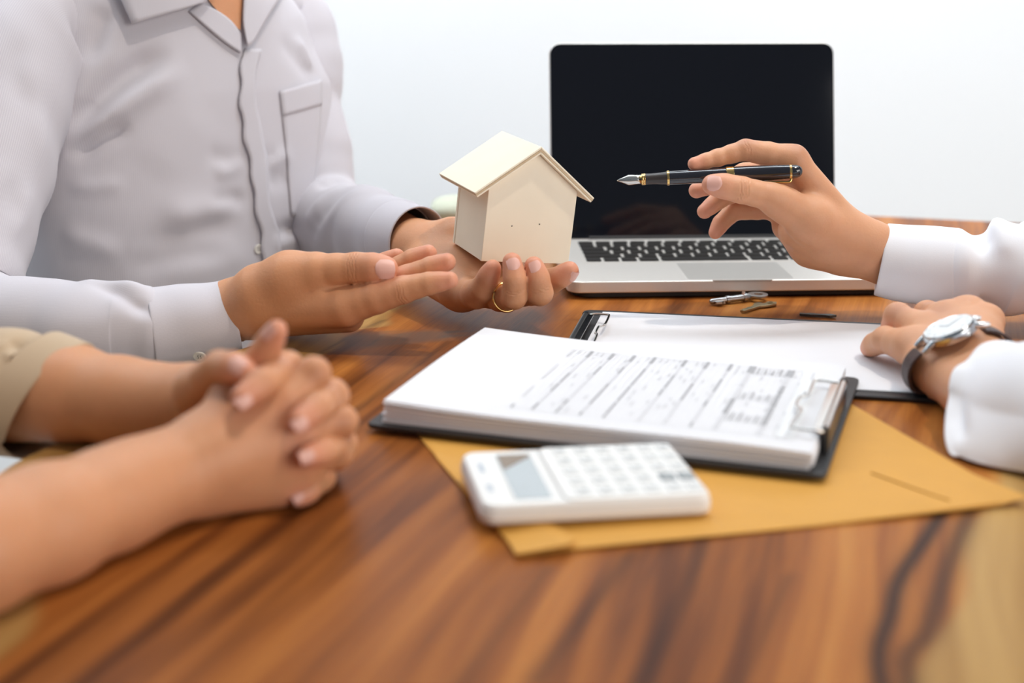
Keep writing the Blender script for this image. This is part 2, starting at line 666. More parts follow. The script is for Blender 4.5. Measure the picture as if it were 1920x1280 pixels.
def build_table():
    t = Thing('table', (0.3, 1.05, -0.75), 'brown live-edge wooden table with dark grain streaks', 'table')
    ny, nx = 300, 240
    e = catmull([(a, b, 0) for a, b in EDGE], 8)
    ey, ex = e[:, 1], e[:, 0]
    bx, by = zip(*BACK)
    S, T = np.meshgrid(np.linspace(0, 1, nx), np.linspace(0, 1, ny))
    yb = np.interp(-.118 + .78 * S, bx, by)
    Y = .28 + (yb - .28) * T
    o = np.argsort(ey)
    Lx = np.interp(Y, ey[o], ex[o])
    X = Lx + (.66 - Lx) * S
    v = np.stack([X.ravel(), Y.ravel(), np.zeros(X.size)], 1)
    f = []
    idx = np.arange(ny * nx).reshape(ny, nx)
    q = np.stack([idx[:-1, :-1], idx[:-1, 1:], idx[1:, 1:], idx[1:, :-1]], -1).reshape(-1, 4)
    f = q.tolist()
    ring = list(idx[0, :]) + list(idx[1:, -1]) + list(idx[-1, -2::-1]) + list(idx[-2:0:-1, 0])
    rp = v[ring]
    cen = V(.3, 1.05, 0)
    tang = np.roll(rp, -1, 0) - np.roll(rp, 1, 0)
    nr = np.stack([tang[:, 1], -tang[:, 0], np.zeros(len(rp))], 1)
    nr /= np.maximum(1e-9, np.linalg.norm(nr, axis=1))[:, None]
    rough = 0.003 * np.sin(np.arange(len(rp)) * 0.21) + 0.002 * np.sin(np.arange(len(rp)) * 0.63)
    prev = ring
    V_ = [v]
    base = len(v)
    for off, z in ((.0025, -.0015), (.006, -.006), (.010, -.020), (.006, -.042), (-.012, -.055)):
        nv = rp + nr * (off + rough[:, None] * (abs(z) / .05)) + V(0, 0, z)
        V_.append(nv)
        cur = list(range(base, base + len(ring)))
        base += len(ring)
        for i in range(len(ring)):
            j = (i + 1) % len(ring)
            f.append((prev[i], cur[i], cur[j], prev[j]))
        prev = cur
    f.append(tuple(prev[::-1]))
    av = np.vstack(V_)
    top = t.part('tabletop', av, f, M['wood'])
    shade_auto(top, 50)
    # sapwood strips and dark heart streaks belong to the board; grey shadow and gloss painted in
    x, y = av[:, 0], av[:, 1]
    d = x - np.interp(y, ey[o], ex[o])
    sy, sw = zip(*SAPW)
    wav = 0.006 * np.sin(y * 23) + 0.004 * np.sin(y * 61 + 1)
    sap = np.clip(((np.interp(y, sy, sw) + wav) - d) / 0.008 + 0.5, 0, 1)
    rb = np.interp(y, (.28, .574, .657, .747, .788, .95, 1.2, 1.8), (.10, .188, .229, .267, .289, .36, .44, .60)) + 0.004 * np.sin(y * 40)
    sap = np.maximum(sap, np.clip((x - rb) / 0.008 + 0.5, 0, 1) * (y < 1.0))
    dark = np.zeros(len(av))
    for pl, w, a in (([(.155, .40), (.17, .575), (.193, .645), (.21, .689), (.242, .747), (.27, .80)], .0055, 1.0), ([(.165, .40), (.182, .575), (.207, .627), (.240, .703), (.268, .763), (.29, .81)], .0065, .8), ([(-.235, .88), (-.175, 1.095), (-.142, 1.189), (-.119, 1.245)], .003, .5), ([(-.13, .93), (-.055, 1.17)], .0035, .55), ([(.01, .575), (.066, .717)], .005, .55), ([(.06, .575), (.10, .70), (.115, .76)], .005, .5), ([(-.03, .56), (.02, .70)], .004, .35), ([(.10, .56), (.15, .69)], .004, .4)):
        p3 = np.array([(a_, b_, 0) for a_, b_ in pl])
        dd, _ = poly_dist(av * V(1, 1, 0), catmull(p3, 5))
        dark = np.maximum(dark, a * np.exp(-(dd / w) ** 2))
    painted_shade = np.zeros(len(av))
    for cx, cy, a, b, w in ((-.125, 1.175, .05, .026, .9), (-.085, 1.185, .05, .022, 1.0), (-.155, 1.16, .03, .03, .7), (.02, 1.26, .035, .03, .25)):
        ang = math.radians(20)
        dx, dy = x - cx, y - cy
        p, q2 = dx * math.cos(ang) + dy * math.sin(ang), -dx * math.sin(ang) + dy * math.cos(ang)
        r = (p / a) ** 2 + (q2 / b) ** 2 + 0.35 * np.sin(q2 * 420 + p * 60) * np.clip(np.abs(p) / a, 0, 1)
        painted_shade = np.maximum(painted_shade, w * np.clip(1.35 - r, 0, 1))
    for n_, val in (('sap', sap), ('dark', dark), ('painted_shade', painted_shade * (1 - sap))):
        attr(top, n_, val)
    for sx, sy_ in ((-.10, .45), (.56, .45), (.02, 1.62), (.56, 1.58)):
        lv, lf = box((sx, sy_, -.40), (.07, .07, .70))
        bevel(t.part('leg', lv, lf, M['wood']), .004)
    return t


build_table()

# ------------------------------------------------------------------ laptop
M['alu'] = plain('brushed_aluminium', (0.78, 0.75, 0.71), 0.40, metal=0.45, var=0.02, scale=300)
M['glass_black'] = plain('black_screen_glass', (0.006, 0.007, 0.011), 0.06, spec=0.30, var=0.0)
M['rubber'] = plain('black_rubber', (0.012, 0.011, 0.011), 0.7, var=0.02)
M['keycap'] = plain('black_keycap', (0.022, 0.020, 0.019), 0.5, spec=0.4, var=0.02)
M['trackpad'] = plain('grey_trackpad', (0.58, 0.56, 0.53), 0.35, metal=0.35, var=0.01)
M['print_white'] = plain('white_legend', (0.6, 0.6, 0.6), 0.6, var=0.0)
LAP = Thing('laptop', (0.2170, 1.333, 0.0), 'open silver laptop with a black switched-off screen', 'laptop', rz=math.radians(2.8))


def build_laptop():
    W, D = .325, .224
    oy = D / 2 - .001
    base_poly = [(x, y + oy) for x, y in rrect(W, D, .014, 8)]
    v, f = prism(base_poly, .0065, .018)
    b = LAP.part('base', v, f, M['alu'], local=True)
    bevel(b, .0012, 3)
    shade_auto(b, 40)
    v, f = prism([(x * .97, y * .97 + oy) for x, y in rrect(W, D, .02, 8)], .002, .0066)
    LAP.part('underside', v, f, M['rubber'], local=True, label='black underside in the shadow gap')
    for sx in (-.135, .135):
        for sy in (.018, .205):
            v, f = lathe((sx, sy, .0004), (sx, sy, .01), [(0, .008), (.0022, .009)], 16)
            LAP.part('foot', v, f, M['rubber'], local=True)
    # keyboard: a shallow dark tray line under every key
    v, f = prism([(x, y + .1415) for x, y in rrect(.276, .110, .003, 3)], .0179, .0183)
    tray = LAP.part('keyboard_tray', v, f, M['alu'], local=True)
    kb = bpy.data.meshes
    rows = [  # (y of the row centre, key depth, widths in key units from left to right)
        (.190, .0085, [1.03] * 14),
        (.1755, .0150, [1] * 13 + [1.5]),
        (.1565, .0150, [1.5] + [1] * 13),
        (.1375, .0150, [1.75] + [1] * 11 + [1.75]),
        (.1185, .0150, [2.25] + [1] * 10 + [2.25]),
        (.0995, .0160, [1, 1, 1, 1.25, 5.1, 1.25, 1, 1, 1, 1]),
    ]
    cache = {}
    for yc, dep, ws in rows:
        tot = sum(ws)
        x = -.136
        unit = .272 / tot
        for wd in ws:
            w = wd * unit - .0032
            key = (round(w, 4), dep)
            if key not in cache:
                v, f = prism(rrect(w, dep, .0018, 2), .0, .0014, .03)
                cache[key] = make_mesh('key', v, f, M['keycap'])
            o = bpy.data.objects.new('key', cache[key])
            COL.objects.link(o)
            o.parent = LAP.o
            o.location = (x + wd * unit / 2, yc, .0182)
            x += wd * unit
    v, f = prism([(x + .010, y + .0430) for x, y in rrect(.105, .076, .003, 3)], .0179, .01815)
    LAP.part('trackpad', v, f, M['trackpad'], local=True, label='grey glass trackpad')
    v, f = prism([(x, y) for x, y in rrect(.060, .004, .0018, 3)], .0160, .0181)
    LAP.part('thumb_notch', np.array(v) + V(.01, 0.0009, 0), f, M['trackpad'], local=True)
    v, f = lathe((-.12, .2175, .0165), (.12, .2175, .0165), [(0, .0055), (.24, .0055)], 20)
    LAP.part('hinge', v, f, M['rubber'], local=True, label='black hinge barrel')
    # lid, leaning back
    lean = math.radians(14.5)
    H_ = .2215
    lift, yh = .0175, .2150
    R_ = Matrix.Rotation(math.pi / 2 - lean, 4, 'X')

    def lid(poly, z0, z1):
        v, f = prism(poly, z0, z1)
        return [np.array((R_ @ Vector(p)).to_tuple()) + V(0, yh, lift) for p in v], f
    poly = [(x, y + H_ / 2) for x, y in rrect(W, H_, .013, 8)]
    v, f = lid(poly, -.0062, 0)
    l_ = LAP.part('lid', v, f, M['alu'], local=True)
    bevel(l_, .0010, 2)
    shade_auto(l_, 40)
    poly = [(x, y + H_ / 2) for x, y in rrect(W - .0022, H_ - .0022, .012, 8)]
    v, f = lid(poly, 0, .0007)
    g_ = LAP.part('screen', v, f, M['glass_black'], local=True, parent=l_, label='black glossy screen')


build_laptop()

# ------------------------------------------------------------------ clipboards and papers
M['board'] = plain('black_board', (0.020, 0.020, 0.022), 0.45, spec=0.45, var=0.1, scale=200, bump=0.1)
M['chrome'] = plain('chrome', (0.72, 0.70, 0.67), 0.14, metal=1.0, var=0.0)
M['blackmetal'] = plain('black_metal', (0.025, 0.027, 0.03), 0.3, spec=0.6, var=0.0)
M['paper'] = plain('white_paper', (0.74, 0.74, 0.77), 0.8, spec=0.15, var=0.008, scale=30)
M['ink'] = plain('grey_print', (0.40, 0.40, 0.42), 0.8, spec=0.1, var=0.0)
M['ink_light'] = plain('light_grey_print', (0.63, 0.63, 0.66), 0.8, spec=0.1, var=0.0)
M['ink_tint'] = plain('pale_grey_tint', (0.78, 0.79, 0.81), 0.8, spec=0.1, var=0.0)


def clip_parts(t, x0, y0, y1, sgn, z, wire_pts):
    """butterfly clip along the board end: base plate, sprung bar, end caps and a wire lever"""
    ym = (y0 + y1) / 2
    v, f = box((x0 + sgn * .001, ym, z * .5 + .001), (.0035, y1 - y0 + .004, max(.002, z - .003)))
    bevel(t.part('clip_base', v, f, M['blackmetal'], local=True), .0005)
    v, f = lathe((x0, y0, z), (x0, y1, z), [(0, .0024), (y1 - y0, .0024)], 18)
    o = t.part('clip_bar', v, f, M['chrome'] if sgn > 0 else M['blackmetal'], local=True, smooth=False)
    shade_auto(o, 40)
    v, f = box((x0 - sgn * .0050, ym, z + .0002), (.0055, y1 - y0, .0010))
    t.part('clip_jaw', v, f, M['chrome'], local=True, label='chrome jaw pressing on the paper')
    for yy in (y0 - .002, y1 + .002):
        v, f = lathe((x0, yy - .002, z), (x0, yy + .002, z), [(0, .003), (.004, .003)], 12)
        t.part('clip_end', v, f, M['blackmetal'], local=True)
    v, f = wire(wire_pts, .0012, 8, smooth_n=5)
    o = t.part('wire_lever', v, f, M['chrome'], local=True, smooth=True, label='bent chrome wire lever')


def board(name_loc, rz, label, w, d, th, z):
    t = Thing('clipboard', (name_loc[0], name_loc[1], z), label, 'clipboard', rz=rz, group='clipboards on the table')
    v, f = prism(rrect(w, d, .006, 4), 0, th)
    bevel(t.part('board', v, f, M['board'], local=True), .0008, 2)
    return t


A1 = math.radians(-18.8)
B1 = board((.0839, .979), A1, 'black clipboard under the thick stack of printed pages', .318, .226, .0036, .0043)
clip_parts(B1, .1530, -.072, .040, 1, .0200, [V(*p) for p in ((.1535, -.074, .0198), (.1480, -.078, .0205), (.133, -.078, .0212), (.131, -.073, .0212), (.133, -.040, .0212), (.1285, -.030, .0212), (.1285, -.010, .0212), (.133, -.002, .0212), (.133, .030, .0212), (.136, .036, .0212), (.1480, .036, .0205), (.1535, .036, .0198))])

STACK_Z0, STACK_T = .0083, .0132


def bend(x, y):
    """the pages bow up a little at their free left end"""
    u = np.clip((-.02 - x) / .127, 0, 1)
    return .0035 * u ** 2 + .0015 * np.sin((y + .1) * 14) * u - .0018 * np.clip((x - .06) / .09, 0, 1) ** 2


def page(t, name, x0, x1, y0, y1, z0, z1, mat, k, turn=0.0, nx=26, ny=10, **kw):
    xs, ys = np.linspace(x0, x1, nx), np.linspace(y0, y1, ny)
    X, Y = np.meshgrid(xs, ys)
    c, s = math.cos(turn), math.sin(turn)
    xr, yr = X * c - Y * s, X * s + Y * c
    B = bend(xr, yr) * k
    n = nx * ny
    v = np.vstack([np.stack([xr.ravel(), yr.ravel(), (B + z0).ravel()], 1), np.stack([xr.ravel(), yr.ravel(), (B + z1).ravel()], 1)])
    I = np.arange(n).reshape(ny, nx)
    q = np.stack([I[:-1, :-1], I[:-1, 1:], I[1:, 1:], I[1:, :-1]], -1).reshape(-1, 4)
    f = (q + n).tolist() + q[:, ::-1].tolist()
    ring = list(I[0, :]) + list(I[1:, -1]) + list(I[-1, -2::-1]) + list(I[-2:0:-1, 0])
    for i in range(len(ring)):
        j = (i + 1) % len(ring)
        f.append((ring[i], ring[j], ring[j] + n, ring[i] + n))
    o = t.part(name, v, f, mat, local=True, **kw)
    shade_auto(o, 40)
    return o


def build_stack():
    t = Thing('paper_stack', (.0839, .979, STACK_Z0), 'thick stack of white pages with grey printed form on clipboard', 'paper stack', rz=A1)
    r = random.Random(4)
    n = 12
    for i in range(n):
        z0 = STACK_T * i / n
        z1 = STACK_T * (i + 1) / n - .00022
        dx, dy = r.uniform(-.0012, .0012), r.uniform(-.0012, .0012)
        top = i == n - 1
        if top:
            dx, dy = .0005, 0
        pg = page(t, 'page', -.1475 + dx, .1485 + dx, -.107 + dy, .101 + dy, z0, z1, M['paper'], i / (n - 1), r.uniform(-.006, .006) if not top else 0)
    # the printed form: bars, ruled lines and lines of small print, flat ink on the top page
    dark, mid, tint = [], [], []

    def q(lst, xa, xb, ya, yb):
        m = max(1, int(abs(xb - xa) / .012))
        for i in range(m):
            x0, x1 = xa + (xb - xa) * i / m, xa + (xb - xa) * (i + 1) / m
            lst.append((x0, x1, ya, yb))
    bars = (-.060, -.0450, -.0275, -.0105, .006, .0305, .048, .066, .0825, .1115, .1285)
    for i, bx in enumerate(bars):
        w = .0017 if i not in (8, 9) else .0034
        lst = mid if i in (0, 10) else dark
        y = .070
        q(lst, bx - w * .7, bx + w * .9, .052, .070)           # dark heading block
        while y > -.086:
            L = r.uniform(.012, .045)
            yy = max(-.087, y - L)
            q(dark if r.random() < .45 else mid, bx - w * .5, bx + w * .5, yy, y)
            y = yy - (r.uniform(.0008, .003) if i not in (0, 10) else r.uniform(.01, .03))
    for a, b in zip(bars[:-1], bars[1:]):
        k = max(2, int((b - a) / .0042))
        for j in range(1, k):
            x = a + (b - a) * j / k
            q(tint, x - .00025, x + .00025, -.086, .070)       # ruled line
            y = .068
            while y > -.08:
                L = r.uniform(.003, .010)
                if r.random() < (.42 if y > .03 else .22):
                    q(mid, x + .0006, x + .0019, y - L, y)     # a few words of small print
                y -= L + r.uniform(.001, .02)
    for yc in (.060, -.005, -.055):                           # columns of figures in the broad box
        for k in range(9):
            x = .0850 + k * .0028
            q(dark if k % 2 else mid, x, x + .0012, yc - .009, yc + r.uniform(.002, .009))
    q(tint, -.062, .1345, .0700, .0706)
    q(tint, -.062, .1345, -.0880, -.0874)
    q(tint, .1215, .1345, -.086, .070)
    for nm, lst, mat, dz in (('printed_bars', dark, M['ink'], .00012), ('small_print', mid, M['ink_light'], .00010), ('ruled_lines', tint, M['ink_tint'], .00008)):
        vv, ff = [], []
        for x0, x1, y0, y1 in lst:
            m = max(1, int((y1 - y0) / .02))
            for i in range(m):
                a, b_ = y0 + (y1 - y0) * i / m, y0 + (y1 - y0) * (i + 1) / m
                b0 = len(vv)
                for x, y in ((x0, a), (x1, a), (x1, b_), (x0, b_)):
                    vv.append(V(x, y, STACK_T - .00022 + bend(x, y) + dz + .00035))
                ff.append((b0, b0 + 1, b0 + 2, b0 + 3))
        o = t.part(nm, vv, ff, mat, local=True, parent=pg)
        o['kind'] = 'stuff'


build_stack()

A2 = math.radians(-10.9)
B2 = board((.205, 1.129), A2, 'black clipboard with one blank white sheet under the watch hand', .320, .228, .0034, .0003)
clip_parts(B2, -.1535, -.036, .066, -1, .0105, [V(*p) for p in ((-.151, -.047, .0095), (-.146, -.050, .011), (-.134, -.050, .013), (-.132, -.046, .0133), (-.1325, -.014, .0133), (-.1345, -.006, .0133), (-.1345, .014, .0133), (-.1305, .022, .0133), (-.1305, .052, .0133), (-.133, .060, .013), (-.146, .067, .011), (-.151, .064, .0095))])
v_, f_ = box((0, 0, .0003), (.297, .206, .0006))
SH = Thing('paper_sheet', (.205, 1.129, .0039), 'single blank white sheet clipped to the rear clipboard', 'paper', rz=A2)
SH.part('sheet', np.array(v_) + V(.006, .002, 0), f_, M['paper'], local=True)

# ------------------------------------------------------------------ manila envelope
M['manila'] = plain('manila_paper', (0.66, 0.335, 0.065), 0.62, spec=0.3, var=0.05, scale=40, bump=0.05)
M['manila_dark'] = plain('manila_fold', (0.52, 0.27, 0.06), 0.7, spec=0.2, var=0.03)


def build_envelope():
    t = Thing('envelope', (.14, .85, 0), 'yellow manila envelope under the front clipboard and calculator', 'envelope')
    a, b = V(.004, .713), V(.314, .789)      # front edge, left to right
    c, d = V(.252, .995), V(-.068, .925)     # back right, back left
    nx, ny = 40, 24
    v, top = [], []
    for j in range(ny):
        for i in range(nx):
            s_, t_ = i / (nx - 1), j / (ny - 1)
            p = (a * (1 - s_) + b * s_) * (1 - t_) + (d * (1 - s_) + c * s_) * t_
            cr = .0045 * max(0, (s_ - .93) / .07) * max(0, (.25 - t_) / .25)       # dog-eared right front corner
            z = .0012 + .0006 * math.sin(s_ * 9) * (1 - t_) ** 4 + cr + .0008 * (1 - t_) ** 8
            v.append(V(p[0], p[1], z))
    n = len(v)
    v += [q - V(0, 0, .0006) for q in v]
    I = np.arange(n).reshape(ny, nx)
    q = np.stack([I[:-1, :-1], I[:-1, 1:], I[1:, 1:], I[1:, :-1]], -1).reshape(-1, 4)
    f = q.tolist() + (q[:, ::-1] + n).tolist()
    ring = list(I[0, :]) + list(I[1:, -1]) + list(I[-1, -2::-1]) + list(I[-2:0:-1, 0])
    for i in range(len(ring)):
        j = (i + 1) % len(ring)
        f.append((ring[i] + n, ring[j] + n, ring[j], ring[i]))
    o = t.part('envelope_body', v, f, M['manila'])
    shade_auto(o, 40)
    # the short flap folded over at the left end, its free corner lifting at the front
    fl = [V(-.0015, .728, .0028), V(.002, .711, .0036), V(.031, .718, .0058), V(.036, .727, .0054), V(.030, .742, .0040), V(-.030, .845, .0020), V(-.058, .905, .0016), V(-.050, .870, .0016)]
    fv = fl + [p - V(0, 0, .0007) for p in fl]
    m = len(fl)
    ff = [tuple(range(m)), tuple(range(2 * m - 1, m - 1, -1))] + [(m + i, m + (i + 1) % m, (i + 1) % m, i) for i in range(m)]
    t.part('flap', fv, ff, M['manila'], label='short folded flap at the left end')
    v1, f1 = wire([V(.232, .842, .0018), V(.262, .800, .0022), V(.268, .792, .0026)], .0005, 5)
    t.part('seam', v1, f1, M['manila_dark'], label='short dark crease near the right corner')
    v1, f1 = wire([V(.035, .722, .0012), V(.18, .757, .0012), V(.30, .787, .0034)], .0005, 5)
    t.part('seam', v1, f1, M['manila_dark'])


build_envelope()

# ------------------------------------------------------------------ calculator
M['calc'] = plain('white_plastic', (0.80, 0.80, 0.79), 0.35, spec=0.45, var=0.01)
M['calc_side'] = plain('warm_white_plastic', (0.72, 0.69, 0.66), 0.45, var=0.01)
M['calc_key'] = plain('pale_grey_button', (0.70, 0.71, 0.71), 0.5, var=0.02)
M['calc_key_dark'] = plain('slate_button', (0.27, 0.30, 0.32), 0.5, var=0.02)
M['lcd'] = plain('grey_display', (0.42, 0.47, 0.50), 0.12, spec=0.6, var=0.02)
M['lcd_reflection'] = plain('brown_reflection', (0.20, 0.14, 0.09), 0.2, spec=0.5, var=0.05)
M['calc_print'] = plain('faint_blue_print', (0.50, 0.56, 0.64), 0.6, var=0.0)


def build_calculator():
    W, D = .140, .090
    ang = math.radians(10.5)
    ex, ey = V(math.cos(ang), math.sin(ang), 0), V(-math.sin(ang), math.cos(ang), 0)
    o0 = V(-.0175, .742, 0)
    c = o0 + ex * W / 2 + ey * D / 2
    tilt = Matrix.Rotation(ang, 3, 'Z') @ Matrix.Rotation(math.radians(1.3), 3, 'Y') @ Matrix.Rotation(math.radians(1.2), 3, 'X')
    t = Thing('calculator', (c[0], c[1], .0080), 'white desk calculator with grey display lying on manila envelope', 'calculator', rot=tilt)
    v, f = prism(rrect(W, D, .009, 6), -.002, .0062)
    o = t.part('body', v, f, M['calc_side'], local=True)
    bevel(o, .002, 3)
    shade_auto(o, 40)
    v, f = prism(rrect(W - .001, D - .001, .009, 6), .0062, .0098, .015)
    o = t.part('face', v, f, M['calc'], local=True)
    bevel(o, .0012, 3)
    shade_auto(o, 40)
    v, f = prism([(x + .0235, y) for x, y in rrect(W - .052, D - .004, .006, 5)], .0098, .0114, .02)
    o = t.part('key_panel', v, f, M['calc'], local=True, label='raised white key panel')
    bevel(o, .0008, 2)
    shade_auto(o, 40)
    # display window across the left end
    v, f = prism([(x - .0375, y) for x, y in rrect(.022, D - .018, .002, 3)], .0097, .0102)
    t.part('display', v, f, M['lcd'], local=True, label='grey display window')
    v, f = prism([(-.0475, .0345), (-.0475, .010), (-.0275, .030), (-.0275, .0345)][::-1], .0102, .0104)  # brown wedge: a reflection put into the display as colour
    t.part('display_reflection', v, [tuple(reversed(q)) for q in f], M['lcd_reflection'], local=True, label='brown reflection painted at the back of the display')
    r = random.Random(2)
    for yy, n in ((.022, 5), (-.012, 4)):
        vv, ff = [], []
        for k in range(n):
            b, g = box((-.0605, yy - k * .0032, .0099), (.0035, .0022, .0003))
            base = len(vv)
            vv += b
            ff += [tuple(base + i for i in q) for q in g]
        t.part('printed_mark', vv, ff, M['calc_print'], local=True)
    kx = [-.0070, .0070, .0210, .0350, .0490, .0610]
    for i, x in enumerate(kx):
        for j in range(5):
            y = .0335 - j * .0165
            dark = (i in (4, 5) and j == 3)
            v, f = prism([(x + a, y + b) for a, b in rrect(.0098, .0120, .002, 3)], .0114, .0121, .06)
            k = t.part('button', v, f, M['calc_key_dark'] if dark else M['calc_key'], local=True)
            v, f = box((x, y, .01215), (.0030, .0010 + .002 * r.random(), .0002))
            t.part('button_mark', v, f, M['calc'] if dark else M['calc_key_dark'], local=True, parent=k)


build_calculator()

# ------------------------------------------------------------------ keys by the laptop
M['steel'] = plain('worn_steel', (0.42, 0.42, 0.42), 0.33, metal=1.0, var=0.1, scale=400)
M['brass'] = plain('worn_brass', (0.42, 0.34, 0.20), 0.36, metal=1.0, var=0.12, scale=400)
M['darkmetal'] = plain('dark_metal', (0.10, 0.09, 0.08), 0.45, metal=0.8, var=0.1)


def ring_plate(cx, cy, ro, ri, z0, z1, hx=0.0, hy=0.0, n=28, sx=1.0):
    v, f = [], []
    for z in (z0, z1):
        for r, ox, oy in ((ro, 0, 0), (ri, hx, hy)):
            for i in range(n):
                a = 2 * math.pi * i / n
                v.append(V(cx + ox + r * math.cos(a) * (sx if r == ro else 1), cy + oy + r * math.sin(a), z))
    for i in range(n):
        j = (i + 1) % n
        f += [(2 * n + i, 2 * n + j, 3 * n + j, 3 * n + i), (i, n + i, n + j, j), (i, j, 2 * n + j, 2 * n + i), (n + i, 3 * n + i, 3 * n + j, n + j)]
    return v, f


def build_keys():
    # barrel key: round bow with a slot, collared shaft, toothed bit
    t = Thing('key', (.222, 1.314, 0), 'grey steel key with round bow and barrel shaft beside laptop', 'key', rz=math.radians(22), group='keys beside the laptop')
    v, f = ring_plate(.020, .0, .0100, .0042, .0045, .0068, .001, 0)
    bevel(t.part('bow', v, f, M['steel'], local=True), .0004)
    v, f = lathe((.0105, 0, .0048), (-.034, 0, .0036), [(0, .0030), (.004, .0042), (.007, .0042), (.0075, .0032), (.022, .0032), (.0225, .0038), (.026, .0038), (.0265, .0028), (.042, .0028), (.044, .0016)], 20)
    o = t.part('shaft', v, f, M['steel'], local=True)
    shade_auto(o, 40)
    v, f = join(box((-.026, -.0048, .0036), (.0085, .006, .0018)), box((-.0225, -.0075, .0036), (.0018, .003, .0018)))
    t.part('bit', v, f, M['steel'], local=True)
    v, f = lathe((.004, .0, .0075), (.004, .0, .0105), [(0, .0022), (.003, .0016)], 12)
    t.part('pin', v, f, M['chrome'], local=True)
    # flat brass key with a forked bow
    t = Thing('key', (.234, 1.288, 0), 'dull brass key with flat bow pointing towards the clipboard', 'key', rz=math.radians(48), group='keys beside the laptop')
    v, f = prism([(-.026, -.0022), (-.012, -.0026), (.002, -.0030), (.010, -.0075), (.020, -.0095), (.026, -.006), (.024, -.0015), (.013, .0008), (.013, .006), (.006, .0072), (-.002, .0032), (-.009, .0026), (-.011, .0036), (-.015, .0024), (-.018, .0034), (-.022, .0022), (-.026, .0020)], .0012, .0034)
    bevel(t.part('blade', v, f, M['brass'], local=True), .0004)
    v, f = ring_plate(.018, -.0045, .0042, .0022, .0012, .0040)
    t.part('bow_rim', v, f, M['brass'], local=True)
    v, f = lathe((-.026, 0, .0023), (-.020, 0, .0023), [(0, .0012), (.0004, .0019), (.006, .0017)], 12)
    t.part('tip', v, f, M['brass'], local=True)
    # a third, dark key that only just shows behind the clipboard
    t = Thing('key', (.285, 1.2565, 0), 'small dark metal key just behind the rear clipboard', 'key', rz=math.radians(-12), group='keys beside the laptop')
    v, f = prism([(-.016, -.002), (-.006, -.0035), (.004, -.0025), (.012, -.004), (.018, 0), (.012, .004), (.003, .0018), (-.006, .003), (-.010, .0012), (-.016, .002)], .0008, .0030)
    bevel(t.part('blade', v, f, M['darkmetal'], local=True), .0003)


build_keys()

# ------------------------------------------------------------------ small wooden house
M['plywood'] = plain('pale_plywood', (0.88, 0.79, 0.63), 0.6, spec=0.25, var=0.05, scale=25, bump=0.04)
M['plywood_edge'] = plain('plywood_edge', (0.60, 0.46, 0.30), 0.7, spec=0.2, var=0.15, scale=300)
M['pinhole'] = plain('pin_hole', (0.05, 0.035, 0.02), 0.9, var=0.0)


def build_house():
    rot = (Matrix.Rotation(.3714, 3, 'Z') @ Matrix.Rotation(.1075, 3, 'Y') @ Matrix.Rotation(.0321, 3, 'X'))
    t = Thing('toy_house', (0.0119, 1.2154, 0.0606), 'small unpainted plywood model house held on open palm', 'model house', rot=rot)
    w, d, hw, hg = 0.0847, 0.0785, 0.0664, 0.0982
    th = .0044
    sl = (hg - hw) / (w / 2)

    def gable(y):
        v, f = prism([(-w / 2, 0), (w / 2, 0), (w / 2, hw), (0, hg), (-w / 2, hw)], 0, th)
        return [V(p[0], y + p[2], p[1]) for p in v], [tuple(reversed(q)) for q in f]
    for y, n in ((0, 'front_panel'), (d - th, 'rear_panel')):
        v, f = gable(y)
        bevel(t.part(n, v, f, M['plywood'], local=True), .0004, 1)
    for s_ in (-1, 1):
        v, f = box((s_ * (w / 2 - th / 2 - .0006), d / 2, hw / 2 - .0008), (th, d - 2 * th, hw - .0016))
        bevel(t.part('side_panel', v, f, M['plywood'], local=True), .0003, 1)
    v, f = box((0, d / 2, .0022), (w - 2 * th - .002, d - 2 * th, .004))
    t.part('floor_panel', v, f, M['plywood'], local=True)
    rt = .0052
    n_ = nrm(V(sl, 0, 1))
    for s_, ov in ((-1, .0122), (1, .0114)):
        pk = V(0 if s_ < 0 else .002, 0, hg + .0003)
        e = V(s_ * (w / 2 + ov), 0, hw - sl * ov + .0003)
        if s_ > 0:
            pk = V(.0, 0, hg + .0003)
        nn = V(n_[0] * s_, 0, n_[2])
        y0, y1 = -.0064, d + .0135
        lay = []
        for k in range(3):                              # three plies show on the board's edge
            a0, a1 = rt * k / 3, rt * (k + 1) / 3 - (.0001 if k < 2 else 0)
            prof = [e + nn * a0, e + nn * a1, V(0, 0, pk[2] + a1 / n_[2]), V(0, 0, pk[2] + a0 / n_[2])]
            v = [V(p[0], y0, p[2]) for p in prof] + [V(p[0], y1, p[2]) for p in prof]
            f = [(0, 1, 2, 3), (7, 6, 5, 4), (0, 4, 5, 1), (1, 5, 6, 2), (2, 6, 7, 3), (3, 7, 4, 0)]
            if s_ < 0:
                f = [tuple(reversed(q)) for q in f]
            lay.append((v, f))
        v, f = join(lay[0], lay[2])
        o = t.part('roof_panel', v, f, M['plywood'], local=True)
        bevel(o, .0005, 2)
        v, f = lay[1]
        t.part('ply', v, f, M['plywood_edge'], local=True, parent=o, label='darker middle ply of the roof edge')
    for x, z in ((-.0169, .0327), (.0093, .0354)):
        v, f = lathe((x, -.0002, z), (x, .002, z), [(0, .0006), (.0012, .0005)], 10)
        t.part('pin_hole', v, f, M['pinhole'], local=True)
    return t


build_house()

